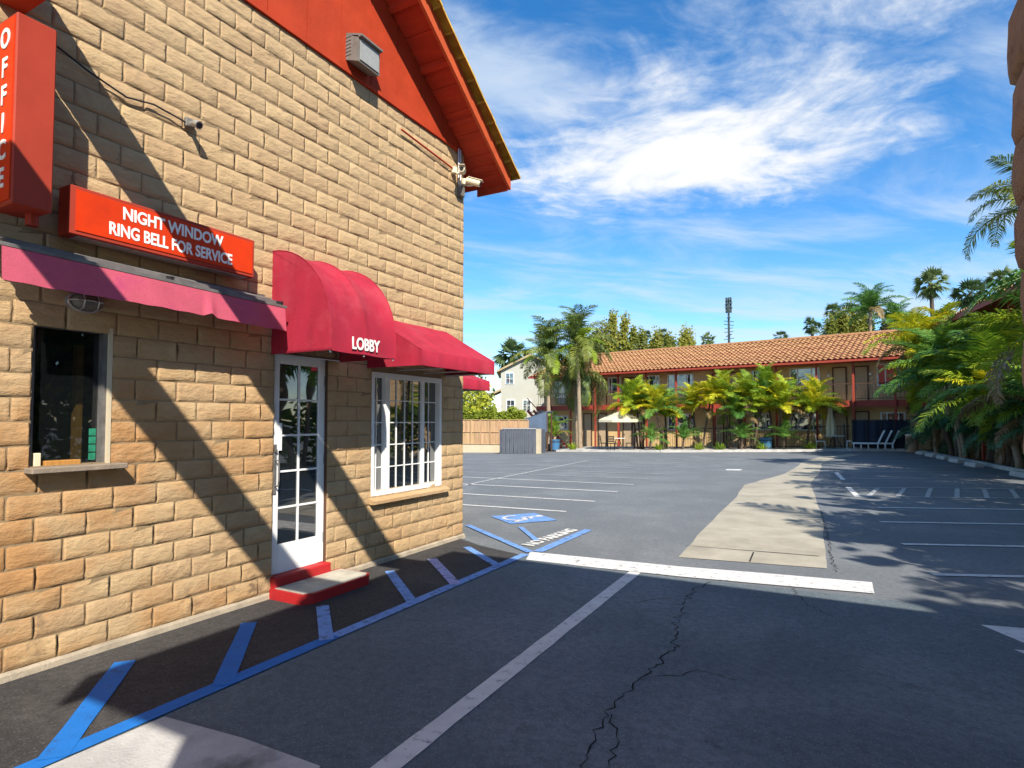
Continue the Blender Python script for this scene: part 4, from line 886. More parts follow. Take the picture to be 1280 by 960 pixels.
# ------------------------------------------------------------------ palms
def frond_mesh(style, seed, L, rise, droop, nl, ll, w, hang, up=0.15):
    rnd = random.Random(seed); mb = MB(); pts = []; p = Vector((0, 0, 0)); K = 9
    for i in range(K+1):
        t = i/K; pts.append(p.copy()); a = rise-droop*(t**1.25); p = p+Vector((math.cos(a), 0, math.sin(a)))*(L/K)
    mb.tube(pts, [.028*(1-.85*i/K)*L/2.2 for i in range(K+1)], 4, cap=False)
    for i in range(nl):
        t = .10+.88*(i+rnd.random()*.5)/nl; fi = t*K; k = min(int(fi), K-1); f = fi-k; b = pts[k].lerp(pts[k+1], f); tg = (pts[k+1]-pts[k]).normalized(); nrm = Vector((0, 1, 0)).cross(tg)*-1
        for sd in (-1, 1):
            ln = ll*(math.sin(math.pi*(t*.78+.17))**.8)*rnd.uniform(.82, 1.1)
            d = (tg*rnd.uniform(.45, .75)+Vector((0, sd, 0))*rnd.uniform(.75, .95)+nrm*(up+rnd.uniform(-.18, .22))).normalized()
            m_ = b+d*ln*.5; d2 = (d+Vector((0, 0, -hang*rnd.uniform(.6, 1.3)))).normalized(); e = m_+d2*ln*.5
            wv = tg.cross(d).cross(d).normalized()*w*.5 if rnd.random() < .5 else tg*w*.5
            mb.add([b-wv*.5, b+wv*.5, m_+wv, m_-wv, e], [(0, 1, 2, 3), (3, 2, 4)])
    return mb.mesh('frond', style)
FR_ = {}
for si, (style, L, ll, w, hang, dr) in enumerate([('frond_yellow', 2.0, .55, .05, .5, 1.35), ('frond_lime', 2.2, .62, .05, .6, 1.4), ('frond_green', 2.3, .65, .05, .7, 1.5), ('frond_dark', 1.7, .50, .035, .7, 1.5), ('frond_queen', 2.9, .80, .055, 1.3, 1.9), ('frond_dead', 2.1, .5, .045, 1.4, 1.9)]):
    FR_[style] = [frond_mesh(style, si*10+k, L*(.9+.1*k), R(40), dr*(.8+.15*k), 50, ll*1.05, w*.95, hang) for k in range(4)]
def trunk_mesh(h, r0, r1, lean, m, seed, n=9):
    rnd = random.Random(seed); K = max(4, int(h/.35)); mb = MB(); pts = []; rd = []
    for i in range(K+1):
        t = i/K; pts.append((lean[0]*t**1.4, lean[1]*t**1.4, h*t)); rd.append((r0+(r1-r0)*t)*(1.0+(.25 if i == 0 else 0)+rnd.uniform(-.06, .08)))
    return mb.tube(pts, rd, n), pts[-1]
def palm(name, loc, label, group, stems, style, nf, sc=1.0, pitch=(-32, 60), tm='palm_trunk', seed=0, dead=None, crown=None):
    """stems: list of (dx, dy, height, radius, leanx, leany)"""
    rnd = random.Random(seed*7+3); z0 = loc[2] if len(loc) > 2 else zg(*loc)
    t = thing(name, (loc[0], loc[1], z0), label, 'palm tree', group)
    styles = [style] if isinstance(style, str) else style
    for si, (dx, dy, h, r, lx, ly) in enumerate(stems):
        mb, top = trunk_mesh(h, r, r*.75, (lx, ly), tm, seed+si); me = mb.mesh('trunk', tm, smooth=True); inst('trunk', me, t, (dx, dy, -.05), world=False)
        T = (dx+top[0], dy+top[1], top[2]-.08)
        for k in range(nf):
            st_ = rnd.choice(styles) if not (k < 4 and rnd.random() < (.12 if sc < .9 else .3)) else 'frond_dead'; f = k/nf; az = k*2.39996+rnd.uniform(-.3, .3)+si; pt = R(pitch[0]+(pitch[1]-pitch[0])*f+rnd.uniform(-8, 8)); s = sc*rnd.uniform(.82, 1.12)
            inst('frond', rnd.choice(FR_[st_]), t, T, (rnd.uniform(-.25, .25), -pt, az), (s, s, s), world=False)
    return t
PR = 'palms in the bed along the side wing'
def stems(rnd, n, h, r, spread=.45, lean=.5):
    out = []
    for k in range(n):
        a = rnd.uniform(0, 6.28); out.append((spread*math.cos(a)*rnd.uniform(.4, 1), spread*math.sin(a)*rnd.uniform(.4, 1), h*rnd.uniform(.75, 1.1), r, lean*math.cos(a), lean*math.sin(a)))
    return out
rn = random.Random(21)
palm('clumping_palm', (8.95, 33.8, .05), 'tall clump of bright yellow palms beside the pool screen', None, stems(rn, 3, 5.6, .09), ['frond_yellow', 'frond_yellow', 'frond_lime'], 24, 1.1, seed=1, tm='palm_trunk')
palm('clumping_palm', (9.5, 36.2, .05), 'green and yellow palm clump behind the stone litter bin', None, stems(rn, 3, 3.4, .08), ['frond_lime', 'frond_green'], 22, .95, seed=2)
palm('clumping_palm', (9.45, 30.2, .05), 'leafy green palm clump, first after the tall yellow clump in the bed', PR, stems(rn, 3, 3.6, .09), ['frond_green', 'frond_lime', 'frond_yellow'], 24, 1.2, seed=3)
palm('clumping_palm', (9.75, 27.3, .05), 'leafy green palm clump, second after the tall yellow clump in the bed', PR, stems(rn, 4, 2.8, .10), ['frond_lime', 'frond_lime', 'frond_green'], 26, 1.25, seed=4)
palm('clumping_palm', (10.1, 24.6, .05), 'leafy green palm clump, third after the tall yellow clump in the bed', PR, stems(rn, 3, 2.4, .11), ['frond_lime', 'frond_lime', 'frond_yellow'], 26, 1.2, seed=5)
palm('clumping_palm', (10.4, 21.4, .05), 'leafy green palm clump, fourth after the tall yellow clump in the bed', PR, stems(rn, 3, 2.1, .11), ['frond_green', 'frond_lime'], 13, 1.1, seed=6)
for i, (x, y, h) in enumerate([(9.0, 34.8, 1.2), (9.3, 31.8, 1.5), (9.65, 28.8, 1.7), (9.95, 26.3, 1.6), (10.25, 23.9, 1.7), (10.6, 22.0, 1.5)]):
    palm('dwarf_palm', (x, y, .05), 'low dark bluish green dwarf palm, %s from the litter bin' % ORD[i], 'dwarf palms under the tall ones', stems(rn, 2, h, .12, .3, .3), 'frond_dark', 16, 1.0, (-40, 50), 'dark_trunk', seed=20+i)
palm('queen_palm', (9.95, 20.6, .05), 'very tall slender palm whose crown stands beside the stone column', None, [(0, 0, 7.3, .15, -.25, .2)], 'frond_queen', 20, .78, (-25, 60), seed=9)
for i, (x, y, h) in enumerate([(10.5, 18.2, 4.3), (10.5, 15.6, 4.6), (10.3, 13.0, 4.4), (11.0, 8.8, 3.8), (10.8, 6.2, 4.3), (11.4, 3.6, 4.0)]):
    palm('clumping_palm', (x, y, .05 if y > 12 else 0), 'bushy green palm beside the angled stalls, %s from the tallest palm' % ORD[i], 'palms beside the parking stalls', stems(rn, 2, h, .10), ['frond_green', 'frond_lime'], 14, 1.2, seed=40+i)
# before the motel
PM = 'yellow green palms before the motel wing'
for i, (x, y, h, n_, st_, lab) in enumerate([(-5.9, 36.2, 3.5, 3, ['frond_yellow', 'frond_lime'], 'full yellow palm clump right beside the cream parasol'), (-4.4, 36.4, 2.3, 2, ['frond_yellow', 'frond_green'], None), (-2.7, 36.8, 3.3, 2, ['frond_yellow'], None), (-.75, 37.3, 3.4, 2, ['frond_yellow', 'frond_lime'], None), (.2, 37.0, 2.5, 2, ['frond_lime', 'frond_green'], None), (1.6, 37.6, 3.0, 2, ['frond_yellow', 'frond_lime'], None), (2.9, 37.9, 2.5, 2, ['frond_lime', 'frond_yellow'], None)]):
    palm('clumping_palm', (x, y), lab or 'yellow green thin stemmed palm, %s from the open parasol at the fence' % ORD[i], None if lab else PM, stems(rn, n_, h, .07, .35, .45), st_, 23, .88, (-28, 80), 'dark_trunk', seed=60+i)
for i, (x, y) in enumerate([(-5.2, 35.4), (-3.4, 36.0), (-.2, 36.6), (2.0, 37.0)]):
    palm('dwarf_palm', (x, y), 'small short trunked green palm, %s from the open parasol' % ORD[i], 'small palms at the motel fence', [(0, 0, .8, .08, .05, .05)], 'frond_green', 12, .55, (-20, 65), 'dark_trunk', seed=80+i)
# queen palms at the left end
for i, (x, y, h, lab) in enumerate([(-12.35, 36.5, 6.4, 'queen palm with grey green drooping crown before the white house'), (-10.4, 37.2, 7.2, 'tallest queen palm, pale trunk, at the motel stair'), (-11.4, 39.2, 5.2, 'queen palm with half hidden trunk behind the two tall ones')]):
    palm('queen_palm', (x, y), lab, 'queen palms at the motel stair', [(0, 0, h, .15, random.uniform(-.3, .3), .1)], ['frond_queen', 'frond_queen', 'frond_lime'], 32, 1.12, (-65, 72), seed=90+i)
palm('banana_plant', (-12.0, 35.6), 'broad leafed green plant at the foot of the queen palms', None, [(0, 0, 1.5, .1, .1, 0), (.3, 0, 1.0, .1, .2, 0)], ['frond_lime', 'frond_green'], 9, .62, (10, 75), seed=99)
# far fan palms
def fan_palm(loc, h, r, seed, lab, skirt=.5, grp='fan palms on the skyline'):
    rnd = random.Random(seed); t = thing('fan_palm', loc, lab, 'palm tree', grp); mb, top = trunk_mesh(h, .28, .2, (rnd.uniform(-.4, .4), .2), 'dark_trunk', seed); inst('trunk', mb.mesh('trunk', 'dark_trunk', smooth=True), t, (0, 0, 0), world=False)
    c = MB()
    for k in range(34):
        az = k*2.39996+rnd.uniform(-.2, .2); el = R(78-135*(k/34)**.9+rnd.uniform(-12, 12)); d = Vector((math.cos(az)*math.cos(el), math.sin(az)*math.cos(el), math.sin(el))); s = d.cross(Vector((0, 0, 1)))
        if s.length < .1: s = Vector((1, 0, 0))
        s.normalize(); ro = rnd.uniform(-.8, .8); s = (s*math.cos(ro)+d.cross(s)*math.sin(ro)).normalized(); b = d*r*rnd.uniform(.22, .55); lf = r*rnd.uniform(.45, .68)
        for j in range(-4, 5):
            q = (d*math.cos(j*.27)+s*math.sin(j*.27)).normalized(); e = b+q*lf*rnd.uniform(.8, 1.1)+Vector((0, 0, -.16*r*(abs(j)/4)**2-.05*r)); wv = s.cross(d).cross(q).normalized()*r*.05
            c.add([b, b+q*lf*.45+wv, e, b+q*lf*.45-wv], [(0, 1, 2, 3)])
        c.add([d*r*.02, d*r*.02+s*r*.03, b+s*r*.03, b], [(0, 1, 2, 3)])
    for k in range(22):      # dead skirt
        az = k*2.39996; o_ = Vector((math.cos(az), math.sin(az), 0)); sd = Vector((-math.sin(az), math.cos(az), 0))*r*.09; t0 = o_*r*.08+Vector((0, 0, -.1*r)); c.add([t0-sd, t0+sd, o_*r*rnd.uniform(.22, .36)+Vector((0, 0, -r*rnd.uniform(.6, 1.0)))], [(0, 1, 2)])
    inst('crown', c.mesh('crown', 'fan_leaf'), t, top, world=False)
for i, (x, y, h, r, lab) in enumerate([(15.1, 84.7, 18.2, 2.2, 'big round fan palm on the skyline behind the yellow palms'), (19.1, 86.9, 17.0, 2.2, 'full fan palm on the skyline above the side wing roof'), (22.0, 88.5, 18.4, 2.2, 'fan palm on the skyline over the high end of the side wing roof'),
        (2.0, 100.5, 16.4, 1.55, 'shaggy round fan palm standing alone over the motel ridge'), (4.6, 101.8, 18.6, 1.5, 'slim tall fan palm beside the skyline trees'), (-2.5, 98.1, 14.6, 1.25, 'low small fan palm crown just showing above the motel ridge'),
        (-11.8, 93.0, 14.2, 1.45, 'round fan palm beside the tall mast on the skyline'), (-18.3, 89.5, 15.2, 1.05, 'slim fan palm at the mast end of the far tree row'), (-20.2, 88.3, 15.0, 1.05, 'slim fan palm next to the far tree row'), (-24.0, 52.5, 8.6, 2.3, 'feathery date palm rising behind the white house')]):
    fan_palm((x, y, -.5), h, r, 200+i, lab)
# far broadleaf trees
def tree(loc, h, rx, rz, seed, lab, m='leaf_far', grp='trees behind the motel', nl=1500, ls=.28, slim=1.0):
    rnd = random.Random(seed); t = thing('broadleaf_tree', loc, lab, 'tree', grp); tr = MB(); tr.tube([(0, 0, 0), (.1, 0, h*.35), (.05, .1, h*.8)], [.25, .2, .06], 7)
    for k in range(5): a = k*1.3+seed; tr.tube([(.08, 0, h*(.35+.08*k)), (math.cos(a)*rx*.6, math.sin(a)*rx*.6, h*(.5+.09*k))], [.09, .03], 5)
    inst('trunk', tr.mesh('trunk', 'dark_trunk'), t, (0, 0, 0), world=False); c = MB(); cl = []
    for k in range(26):
        zz = rnd.uniform(-.9, .95); a = rnd.uniform(0, 6.28); rr = math.sqrt(max(0, 1-zz*zz))*rnd.uniform(.1, .85); cl.append((Vector((rx*rr*math.cos(a), rx*rr*math.sin(a), rz*zz)), rnd.uniform(.32, .62)*rx))
    for k in range(nl):
        cc, r_ = rnd.choice(cl); d = Vector((rnd.gauss(0, 1), rnd.gauss(0, 1), rnd.gauss(0, 1))).normalized()*r_*rnd.uniform(.2, 1.1); d.z *= 1.2*slim; p = cc+d+Vector((0, 0, h-rz)); a = Vector((rnd.gauss(0, 1), rnd.gauss(0, 1), rnd.gauss(0, 1))).normalized(); b = a.orthogonal().normalized(); s = ls*rnd.uniform(.6, 1.4)
        c.add([p-a*s*.5, p+b*s*.35, p+a*s*.5, p-b*s*.35], [(0, 1, 2, 3)])
    inst('crown', c.mesh('crown', m), t, (0, 0, 0), world=False); return t
for i, (x, y, h, rx, rz) in enumerate([(-21.7, 70.7, 12.6, 1.5, 3.0), (-20.6, 71.2, 13.6, 1.3, 4.2), (-19.6, 71.7, 15.0, 1.2, 5.0), (-18.6, 72.3, 14.3, 1.2, 4.5), (-17.7, 72.7, 13.6, 1.1, 4.0), (-12.8, 81.2, 13.3, 1.4, 2.6), (5.5, 88.7, 16.0, 1.5, 4.6), (6.9, 89.4, 16.8, 1.7, 5.2), (8.3, 90.1, 16.3, 1.7, 4.6), (-23.2, 70, 11.6, 1.6, 2.4), (-16.8, 75.0, 13.0, 1.3, 3.2), (-15.4, 75.8, 12.7, 1.3, 3.0), (-14.1, 76.6, 12.5, 1.2, 2.8), (4.0, 88.0, 14.9, 1.4, 3.8), (10.3, 91.0, 15.6, 1.6, 4.4)]):
    tree((x, y, -.5), h, rx, rz, 300+i, 'yellowish slender tree over the motel ridge, '+['third of the row near the queen palms', 'fourth of the row near the queen palms', 'tallest of the row near the queen palms', 'next after the tallest in its row', 'last of the row near the queen palms', 'standing alone by the round fan palm', 'beside the slim tall fan palm', 'tallest beside the slim fan palm', 'next to the feathery palm crown', 'lowest, just behind the queen palms', 'first past the row near the queen palms', 'second past the row near the queen palms', 'third past the row near the queen palms', 'right below the slim tall fan palm', 'last before the yellow clump'][i], nl=4200, ls=.30, slim=2.2)
palm('queen_palm', (8.2, 81, -.5), 'feathery palm crown above the right end of the motel ridge', None, [(0, 0, 14.8, .2, .2, 0)], 'frond_green', 22, 1.7, (-30, 55), seed=120)
palm('queen_palm', (10.6, 82, -.5), 'dusky feather palm low on the skyline beside the yellow clump', None, [(0, 0, 13.4, .2, .2, 0)], 'frond_green', 22, 1.4, (-30, 55), seed=121)
for i, (x, y, h) in enumerate([(15.5, -7, 9), (13.2, -1.5, 8.2), (13.4, 3.0, 8.6), (12.9, 7.4, 8.4), (14.5, 11.6, 8.0)]):  # unseen trees, added to shade the stalls and show in the office glass
    tree((x, y, 0), h, 2.9, 3.0, 360+i, 'broad leafy tree added out of view for shade and reflections, %s from the canopy' % ORD[i], 'leaf_side', 'trees added out of view for shade and reflections', 2600, .42)
# bushes and hedge at the left
tree((-16.2, 33.4, -.4), 3.9, 1.7, 1.6, 330, 'round yellow green bush behind the board fence', 'leaf_hedge', None, 1600, .2)
tree((-23.9, 45.6, -.4), 6.2, 1.7, 2.6, 331, 'dark green tree between the awning and the white house', 'fan_leaf', None, 1500, .3)
hd = MB(); hr = random.Random(8)
for k in range(6500):
    s = hr.random(); p = Vector((-16.6+4.1*s, 32.3+.9*s+hr.uniform(-.3, .35), 1.45+hr.random()**.8*(.80+.16*math.sin(s*17)+.1*math.sin(s*41)))); a = Vector((hr.gauss(0, 1), hr.gauss(0, 1), hr.gauss(0, 1))).normalized(); b = a.orthogonal().normalized(); q_ = .14*hr.uniform(.6, 1.3)
    hd.add([p-a*q_*.5, p+b*q_*.35, p+a*q_*.5, p-b*q_*.35], [(0, 1, 2, 3)])
hdo = thing('hedge', (-13.4, 32.9, -.45), 'clipped yellow green hedge topping the board fence', 'hedge'); hd.build('foliage', 'leaf_hedge', hdo); hst = MB()
for k in range(9): x_ = -16.4+k*.46; hst.tube([(x_, 32.5+(x_+16)*.21, -.45), (x_+.05, 32.55+(x_+16)*.21, 1.5)], [.04, .02], 5)
hst.build('stem', 'dark_trunk', hdo)
h2 = MB(); hr2 = random.Random(18)  # unseen hedge, added so door and windows reflect green; also shades the stalls
for k in range(11000):
    s = hr2.random(); p = Vector((12.0+hr2.uniform(-.7, .7)+.3*math.sin(s*40), -3+25*s, .1+hr2.random()**.7*(2.3+.35*math.sin(s*33)+.25*math.sin(s*71)))); a = Vector((hr2.gauss(0, 1), hr2.gauss(0, 1), hr2.gauss(0, 1))).normalized(); b = a.orthogonal().normalized(); q_ = .24*hr2.uniform(.6, 1.4)
    h2.add([p-a*q_*.5, p+b*q_*.35, p+a*q_*.5, p-b*q_*.35], [(0, 1, 2, 3)])
h2o = thing('hedge', (12.0, 9.5, 0), 'long rough green hedge added out of view for reflections and shade', 'hedge'); h2.build('foliage', 'frond_lime', h2o); hs2 = MB()
for k in range(26): hs2.tube([(12.0, -2.8+k, 0), (12.05, -2.7+k, 1.6)], [.05, .02], 5)
hs2.build('stem', 'dark_trunk', h2o)
# low plants in the beds
def plant(x, y, r, h, seed, lab, grp, m):
    rnd = random.Random(seed); z0 = zg(x, y); t = thing('low_plant', (x, y, z0), lab, 'plant', grp); c = MB()
    for k in range(60):
        a = rnd.uniform(0, 6.28); e = rnd.uniform(.5, 1.4); d = Vector((math.cos(a)*math.cos(e), math.sin(a)*math.cos(e), math.sin(e))); s = d.cross(Vector((0, 0, 1))).normalized()*.035; l_ = h*rnd.uniform(.6, 1.1); o_ = Vector((math.cos(a)*r*.4*rnd.random(), math.sin(a)*r*.4*rnd.random(), .05))
        c.add([o_-s*.5, o_+s*.5, o_+d*l_*.6+s, o_+d*l_*.6-s, o_+d*l_+Vector((0, 0, -.1*l_))], [(0, 1, 2, 3), (3, 2, 4)])
    inst('foliage', c.mesh('foliage', m), t, (0, 0, 0), world=False)
for i in range(16):
    s = i/15; x = 8.9+1.6*(1-s)+rn.uniform(-.2, .2); y = 36-15*(1-s)+.3; plant(x+.35, y, .4, .75, 400+i, 'tuft of strappy leaves in the palm bed, %s from the litter bin' % ORD[15-i], 'tufts in the palm bed', 'frond_dark' if i % 3 else 'frond_green')
for i, (x, y) in enumerate([(-10.1, 35.2), (-4.6, 35.3), (-2.4, 35.6), (-1.3, 36.2), (.9, 36.8), (3.4, 37.2)]): plant(x, y, .35, .6, 450+i, 'tuft of bright green leaves at the motel fence, %s from the queen palms' % ORD[i], 'tufts along the motel fence', 'frond_lime')

# ------------------------------------------------------------------ left background: house, fence, enclosure
hs_ = thing('white_house', (-20, 53, -.5), 'white two storey house with tan gable roof behind the palms', 'house')
A = Vector((-22.5, 47.8)); Bv = Vector((.885, .466)); Nb = Vector((-.466, .885))
def hp(a, b, z): p = A+Bv*a+Nb*b; return (p.x, p.y, z)
MB().prism([hp(0, 0, -.5), hp(5.4, 0, -.5), hp(5.4, 0, 6.2), hp(2.7, 0, 7.55), hp(0, 0, 6.2)], (Nb.x*8, Nb.y*8, 0)).build('wall', 'house_white', hs_)
rf_ = MB(); rf_.prism([hp(-.4, -.35, 6.02), hp(2.7, -.35, 7.57), hp(2.7, -.35, 7.75), hp(-.4, -.35, 6.2)], (Nb.x*8.7, Nb.y*8.7, 0)); rf_.prism([hp(5.8, -.35, 6.02), hp(5.8, -.35, 6.2), hp(2.7, -.35, 7.752), hp(2.7, -.35, 7.572)], (Nb.x*8.7, Nb.y*8.7, 0)); rf_.build('roof', 'house_roof', hs_)
for a, z_ in ((.9, 2.5), (2.4, 2.5), (.8, 5.0)):
    f = MB().prism([hp(a-.4, -.05, z_-.06), hp(a+.4, -.05, z_-.06), hp(a+.4, -.05, z_+1.06), hp(a-.4, -.05, z_+1.06)], (Nb.x*.06, Nb.y*.06, 0)).build('window', 'white_vinyl', hs_)
    for c in (0, 1):
        for r in (0, 1): MB().prism([hp(a-.33+.35*c, -.07, z_+.5*r), hp(a-.02+.35*c, -.07, z_+.5*r), hp(a-.02+.35*c, -.07, z_+.46+.5*r), hp(a-.33+.35*c, -.07, z_+.46+.5*r)], (Nb.x*.03, Nb.y*.03, 0)).build('pane', 'motel_glass', f)
MB().prism([hp(0, -.1, 4.35), hp(-4.2, -.1, 2.5), hp(-4.2, -.1, 2.65), hp(0, -.1, 4.55)], (Nb.x*4, Nb.y*4, 0)).build('porch_roof', 'house_roof', hs_)
for a in (-3.9, -2.0): MB().bar(hp(a, .1, -.5), hp(a, .1, 4.35+a*.44), .14, .14, (1, 0, 0)).build('post', 'house_roof', hs_)
fe = thing('board_fence', (-13.5, 31.9, -.45), 'weathered board fence of framed panels on a low cream wall', 'fence')
fa = Vector((-16.6, 31.3)); fbv = Vector((5.0, 1.0)); fl_ = fbv.length; fbv.normalize()
MB().prism([(fa.x, fa.y, -.6), (fa.x+fbv.x*fl_, fa.y+fbv.y*fl_, -.6), (fa.x+fbv.x*fl_-.04, fa.y+fbv.y*fl_+.2, -.6), (fa.x-.04, fa.y+.2, -.6)], (0, 0, .75)).build('base_wall', 'cream_wall', fe)
pn = int(fl_/.62)
for i in range(pn):
    p = fa+fbv*(i*.62); pc = MB(); pc.bar((p.x, p.y-.02, .15), (p.x, p.y-.02, 1.68), .07, .07, (1, 0, 0)); pc.build('post', 'fence_wood', fe)
    for k in range(4):
        for zz in (0, 1):
            b_ = p+fbv*(.04+k*.145); e_ = p+fbv*(.04+k*.145+.135); z0_ = .19+zz*.74; MB().prism([(b_.x, b_.y, z0_), (e_.x, e_.y, z0_), (e_.x, e_.y, z0_+.70), (b_.x, b_.y, z0_+.70)], (0, .03, 0)).build('board', 'fence_wood', fe)
    r_ = MB()
    for zz in (.17, .91, 1.66): r_.bar((p.x+fbv.x*.04, p.y-.02+fbv.y*.04, zz), (p.x+fbv.x*.58, p.y-.02+fbv.y*.58, zz), .05, .04)
    r_.build('rail', 'fence_wood', fe)
en = thing('dumpster_enclosure', (-11.4, 30.6, -.3), 'dark grey ribbed metal enclosure with cream piers', 'enclosure')
ea_ = Vector((-12.30, 30.0)); eb_ = Vector((-10.55, 30.85)); ed_ = (eb_-ea_); eln = ed_.length; ed_.normalize(); zb_ = -.33
nR = 18
for i in range(nR):
    p = ea_+ed_*(eln*i/nR); q_ = ea_+ed_*(eln*(i+.86)/nR); o_ = -.03 if i % 2 else 0
    MB().prism([(p.x, p.y+o_, zb_+.05), (q_.x, q_.y+o_, zb_+.05), (q_.x, q_.y+o_, 1.12), (p.x, p.y+o_, 1.12)], (-.02, .04, 0)).build('rib', 'gate_grey', en)
MB().bar((ea_.x, ea_.y, 1.15), (eb_.x, eb_.y, 1.15), .12, .06).build('top_rail', 'aluminium', en)
MB().box((-12.42, 29.9, zb_-.05), (-12.30, 32, 1.1)).build('side_panel', 'gate_grey', en); MB().box((-10.54, 30.82, zb_-.05), (-10.34, 31.1, 1.14)).build('pier', 'cream_wall', en); MB().box((-12.29, 32.0, zb_-.05), (-10.55, 32.1, 1.1)).build('back_panel', 'gate_grey', en)
tp = thing('tarpaulin_shed', (-12.0, 33.6, -.4), 'small lean-to under a sloping blue grey tarpaulin behind the enclosure', 'shed')
MB().prism([(-13.2, 33.0, 1.45), (-11.0, 33.4, 2.15), (-11.2, 34.6, 2.15), (-13.4, 34.2, 1.45)], (0, 0, .05)).build('tarpaulin', 'tarp_blue', tp)
MB().prism([(-13.2, 33.0, .9), (-11.0, 33.4, .9), (-11.0, 33.4, 2.14), (-13.2, 33.0, 1.44)], (-.03, .06, 0)).build('front_sheet', 'tarp_blue', tp)
for x, y, h in ((-13.15, 33.05, 1.45), (-11.05, 33.42, 2.12), (-11.25, 34.5, 2.12), (-13.3, 34.1, 1.45)): MB().bar((x, y, -.45), (x, y, h), .07, .07, (1, 0, 0)).build('post', 'door_trim', tp)

# ------------------------------------------------------------------ patio things before the motel
def parasol_open(x, y):
    z0 = zg(x, y)+.10; t = thing('parasol', (x, y, z0), 'open cream parasol shading a patio table before the motel', 'parasol')
    MB().lathe((x, y, z0), [(.0, 0), (.28, 0), (.28, .05), (.06, .09), (.025, .10), (.025, 2.45), (.0, 2.47)], 12).build('pole', 'grimy_steel', t)
    c = MB(); n_ = 8
    for k in range(n_):
        a0, a1 = 2*math.pi*k/n_, 2*math.pi*(k+1)/n_; A0 = Vector((math.cos(a0), math.sin(a0), 0)); A1 = Vector((math.cos(a1), math.sin(a1), 0)); B = Vector((x, y, z0))
        c.add([B+Vector((0, 0, 2.44)), B+A0*.75+Vector((0, 0, 2.16)), B+A1*.75+Vector((0, 0, 2.16)), B+A0*1.42+Vector((0, 0, 1.86)), B+A1*1.42+Vector((0, 0, 1.86)), B+A0*1.43+Vector((0, 0, 1.72)), B+A1*1.43+Vector((0, 0, 1.72))], [(0, 1, 2), (1, 3, 4, 2), (3, 5, 6, 4)])
    c.build('canopy', 'canvas_cream', t)
    for k in range(n_): a0 = 2*math.pi*k/n_; MB().bar((x, y, z0+2.38), (x+1.38*math.cos(a0), y+1.38*math.sin(a0), z0+1.84), .02, .02).build('rib', 'grimy_steel', t)
parasol_open(-7.25, 36.0)
def patio_table(x, y, lab):
    z0 = zg(x, y)+.10; t = thing('patio_table', (x, y, z0), lab, 'table'); MB().lathe((x, y, z0), [(0, .70), (.5, .70), (.52, .715), (.5, .73), (0, .73)], 20).build('table_top', 'chair_white', t)
    for k in range(3): a = k*2.09+.4; MB().tube([(x+.1*math.cos(a), y+.1*math.sin(a), z0+.7), (x+.38*math.cos(a), y+.38*math.sin(a), z0)], .02, 6).build('leg', 'black_metal', t)
patio_table(-7.25, 35.45, 'round white patio table in the shade of the open parasol'); patio_table(4.55, 38.0, 'round white patio table beside the folded parasol')
def patio_chair(x, y, rz, lab, grp, m='black_metal'):
    z0 = zg(x, y)+.10; t = thing('patio_chair', (x, y, z0), lab, 'chair', grp); t.rotation_euler = (0, 0, rz)
    def p(name, mb): inst(name, mb.mesh(name, m), t, (0, 0, 0), world=False)
    p('seat', MB().cbox((-.23, -.23, .40), (.23, .23, .44), .01)); b_ = MB(); b_.bar((-.21, .22, .44), (-.21, .30, .88), .03, .03, (1, 0, 0)); b_.bar((.21, .22, .44), (.21, .30, .88), .03, .03, (1, 0, 0))
    for k in range(4): b_.bar((-.2, .235+.02*k, .54+.1*k), (.2, .235+.02*k, .54+.1*k), .02, .06)
    p('backrest', b_)
    for sx in (-.2, .2):
        for sy_ in (-.2, .2): p('leg', MB().bar((sx, sy_, .40), (sx*1.1, sy_*1.1, 0), .03, .03, (1, 0, 0)))
for i, (x, y, a) in enumerate([(-8.15, 35.5, 90), (-6.4, 35.3, -80), (-7.3, 34.72, 175)]): patio_chair(x, y, R(a), 'black metal patio chair at the shaded table, '+['backed toward the queen palms', 'backed toward the yellow palm clump', 'backed toward the open lot'][i], 'chairs at the shaded patio table')
for i, (x, y, a) in enumerate([(5.35, 38.0, -90), (3.85, 38.1, 90)]): patio_chair(x, y, R(a), 'white patio chair by the folded parasol, '+['on the pool screen side', 'on the palm side'][i], 'chairs at the folded parasol', 'chair_white')
z0 = zg(4.3, 37.9)+.1; fp = thing('folded_parasol', (4.35, 38.35, z0), 'folded cream parasol standing before the motel fence', 'parasol')
MB().lathe((4.35, 38.35, z0), [(0, 0), (.26, 0), (.26, .06), (.03, .09), (.025, 2.5), (0, 2.52)], 10).build('pole', 'grimy_steel', fp)
fc = MB(); fc.lathe((4.35, 38.35, z0), [(.05, 2.5), (.10, 2.3), (.15, 1.9), (.22, 1.5), (.27, 1.15), (.24, .85), (.30, .62), (.1, .64)], 14)
for i_, v_ in enumerate(fc.v):
    if i_ % 2: fc.v[i_] = (4.35+(v_[0]-4.35)*.7, 38.35+(v_[1]-38.35)*.7, v_[2])
fc.build('canopy', 'canvas_cream', fp)
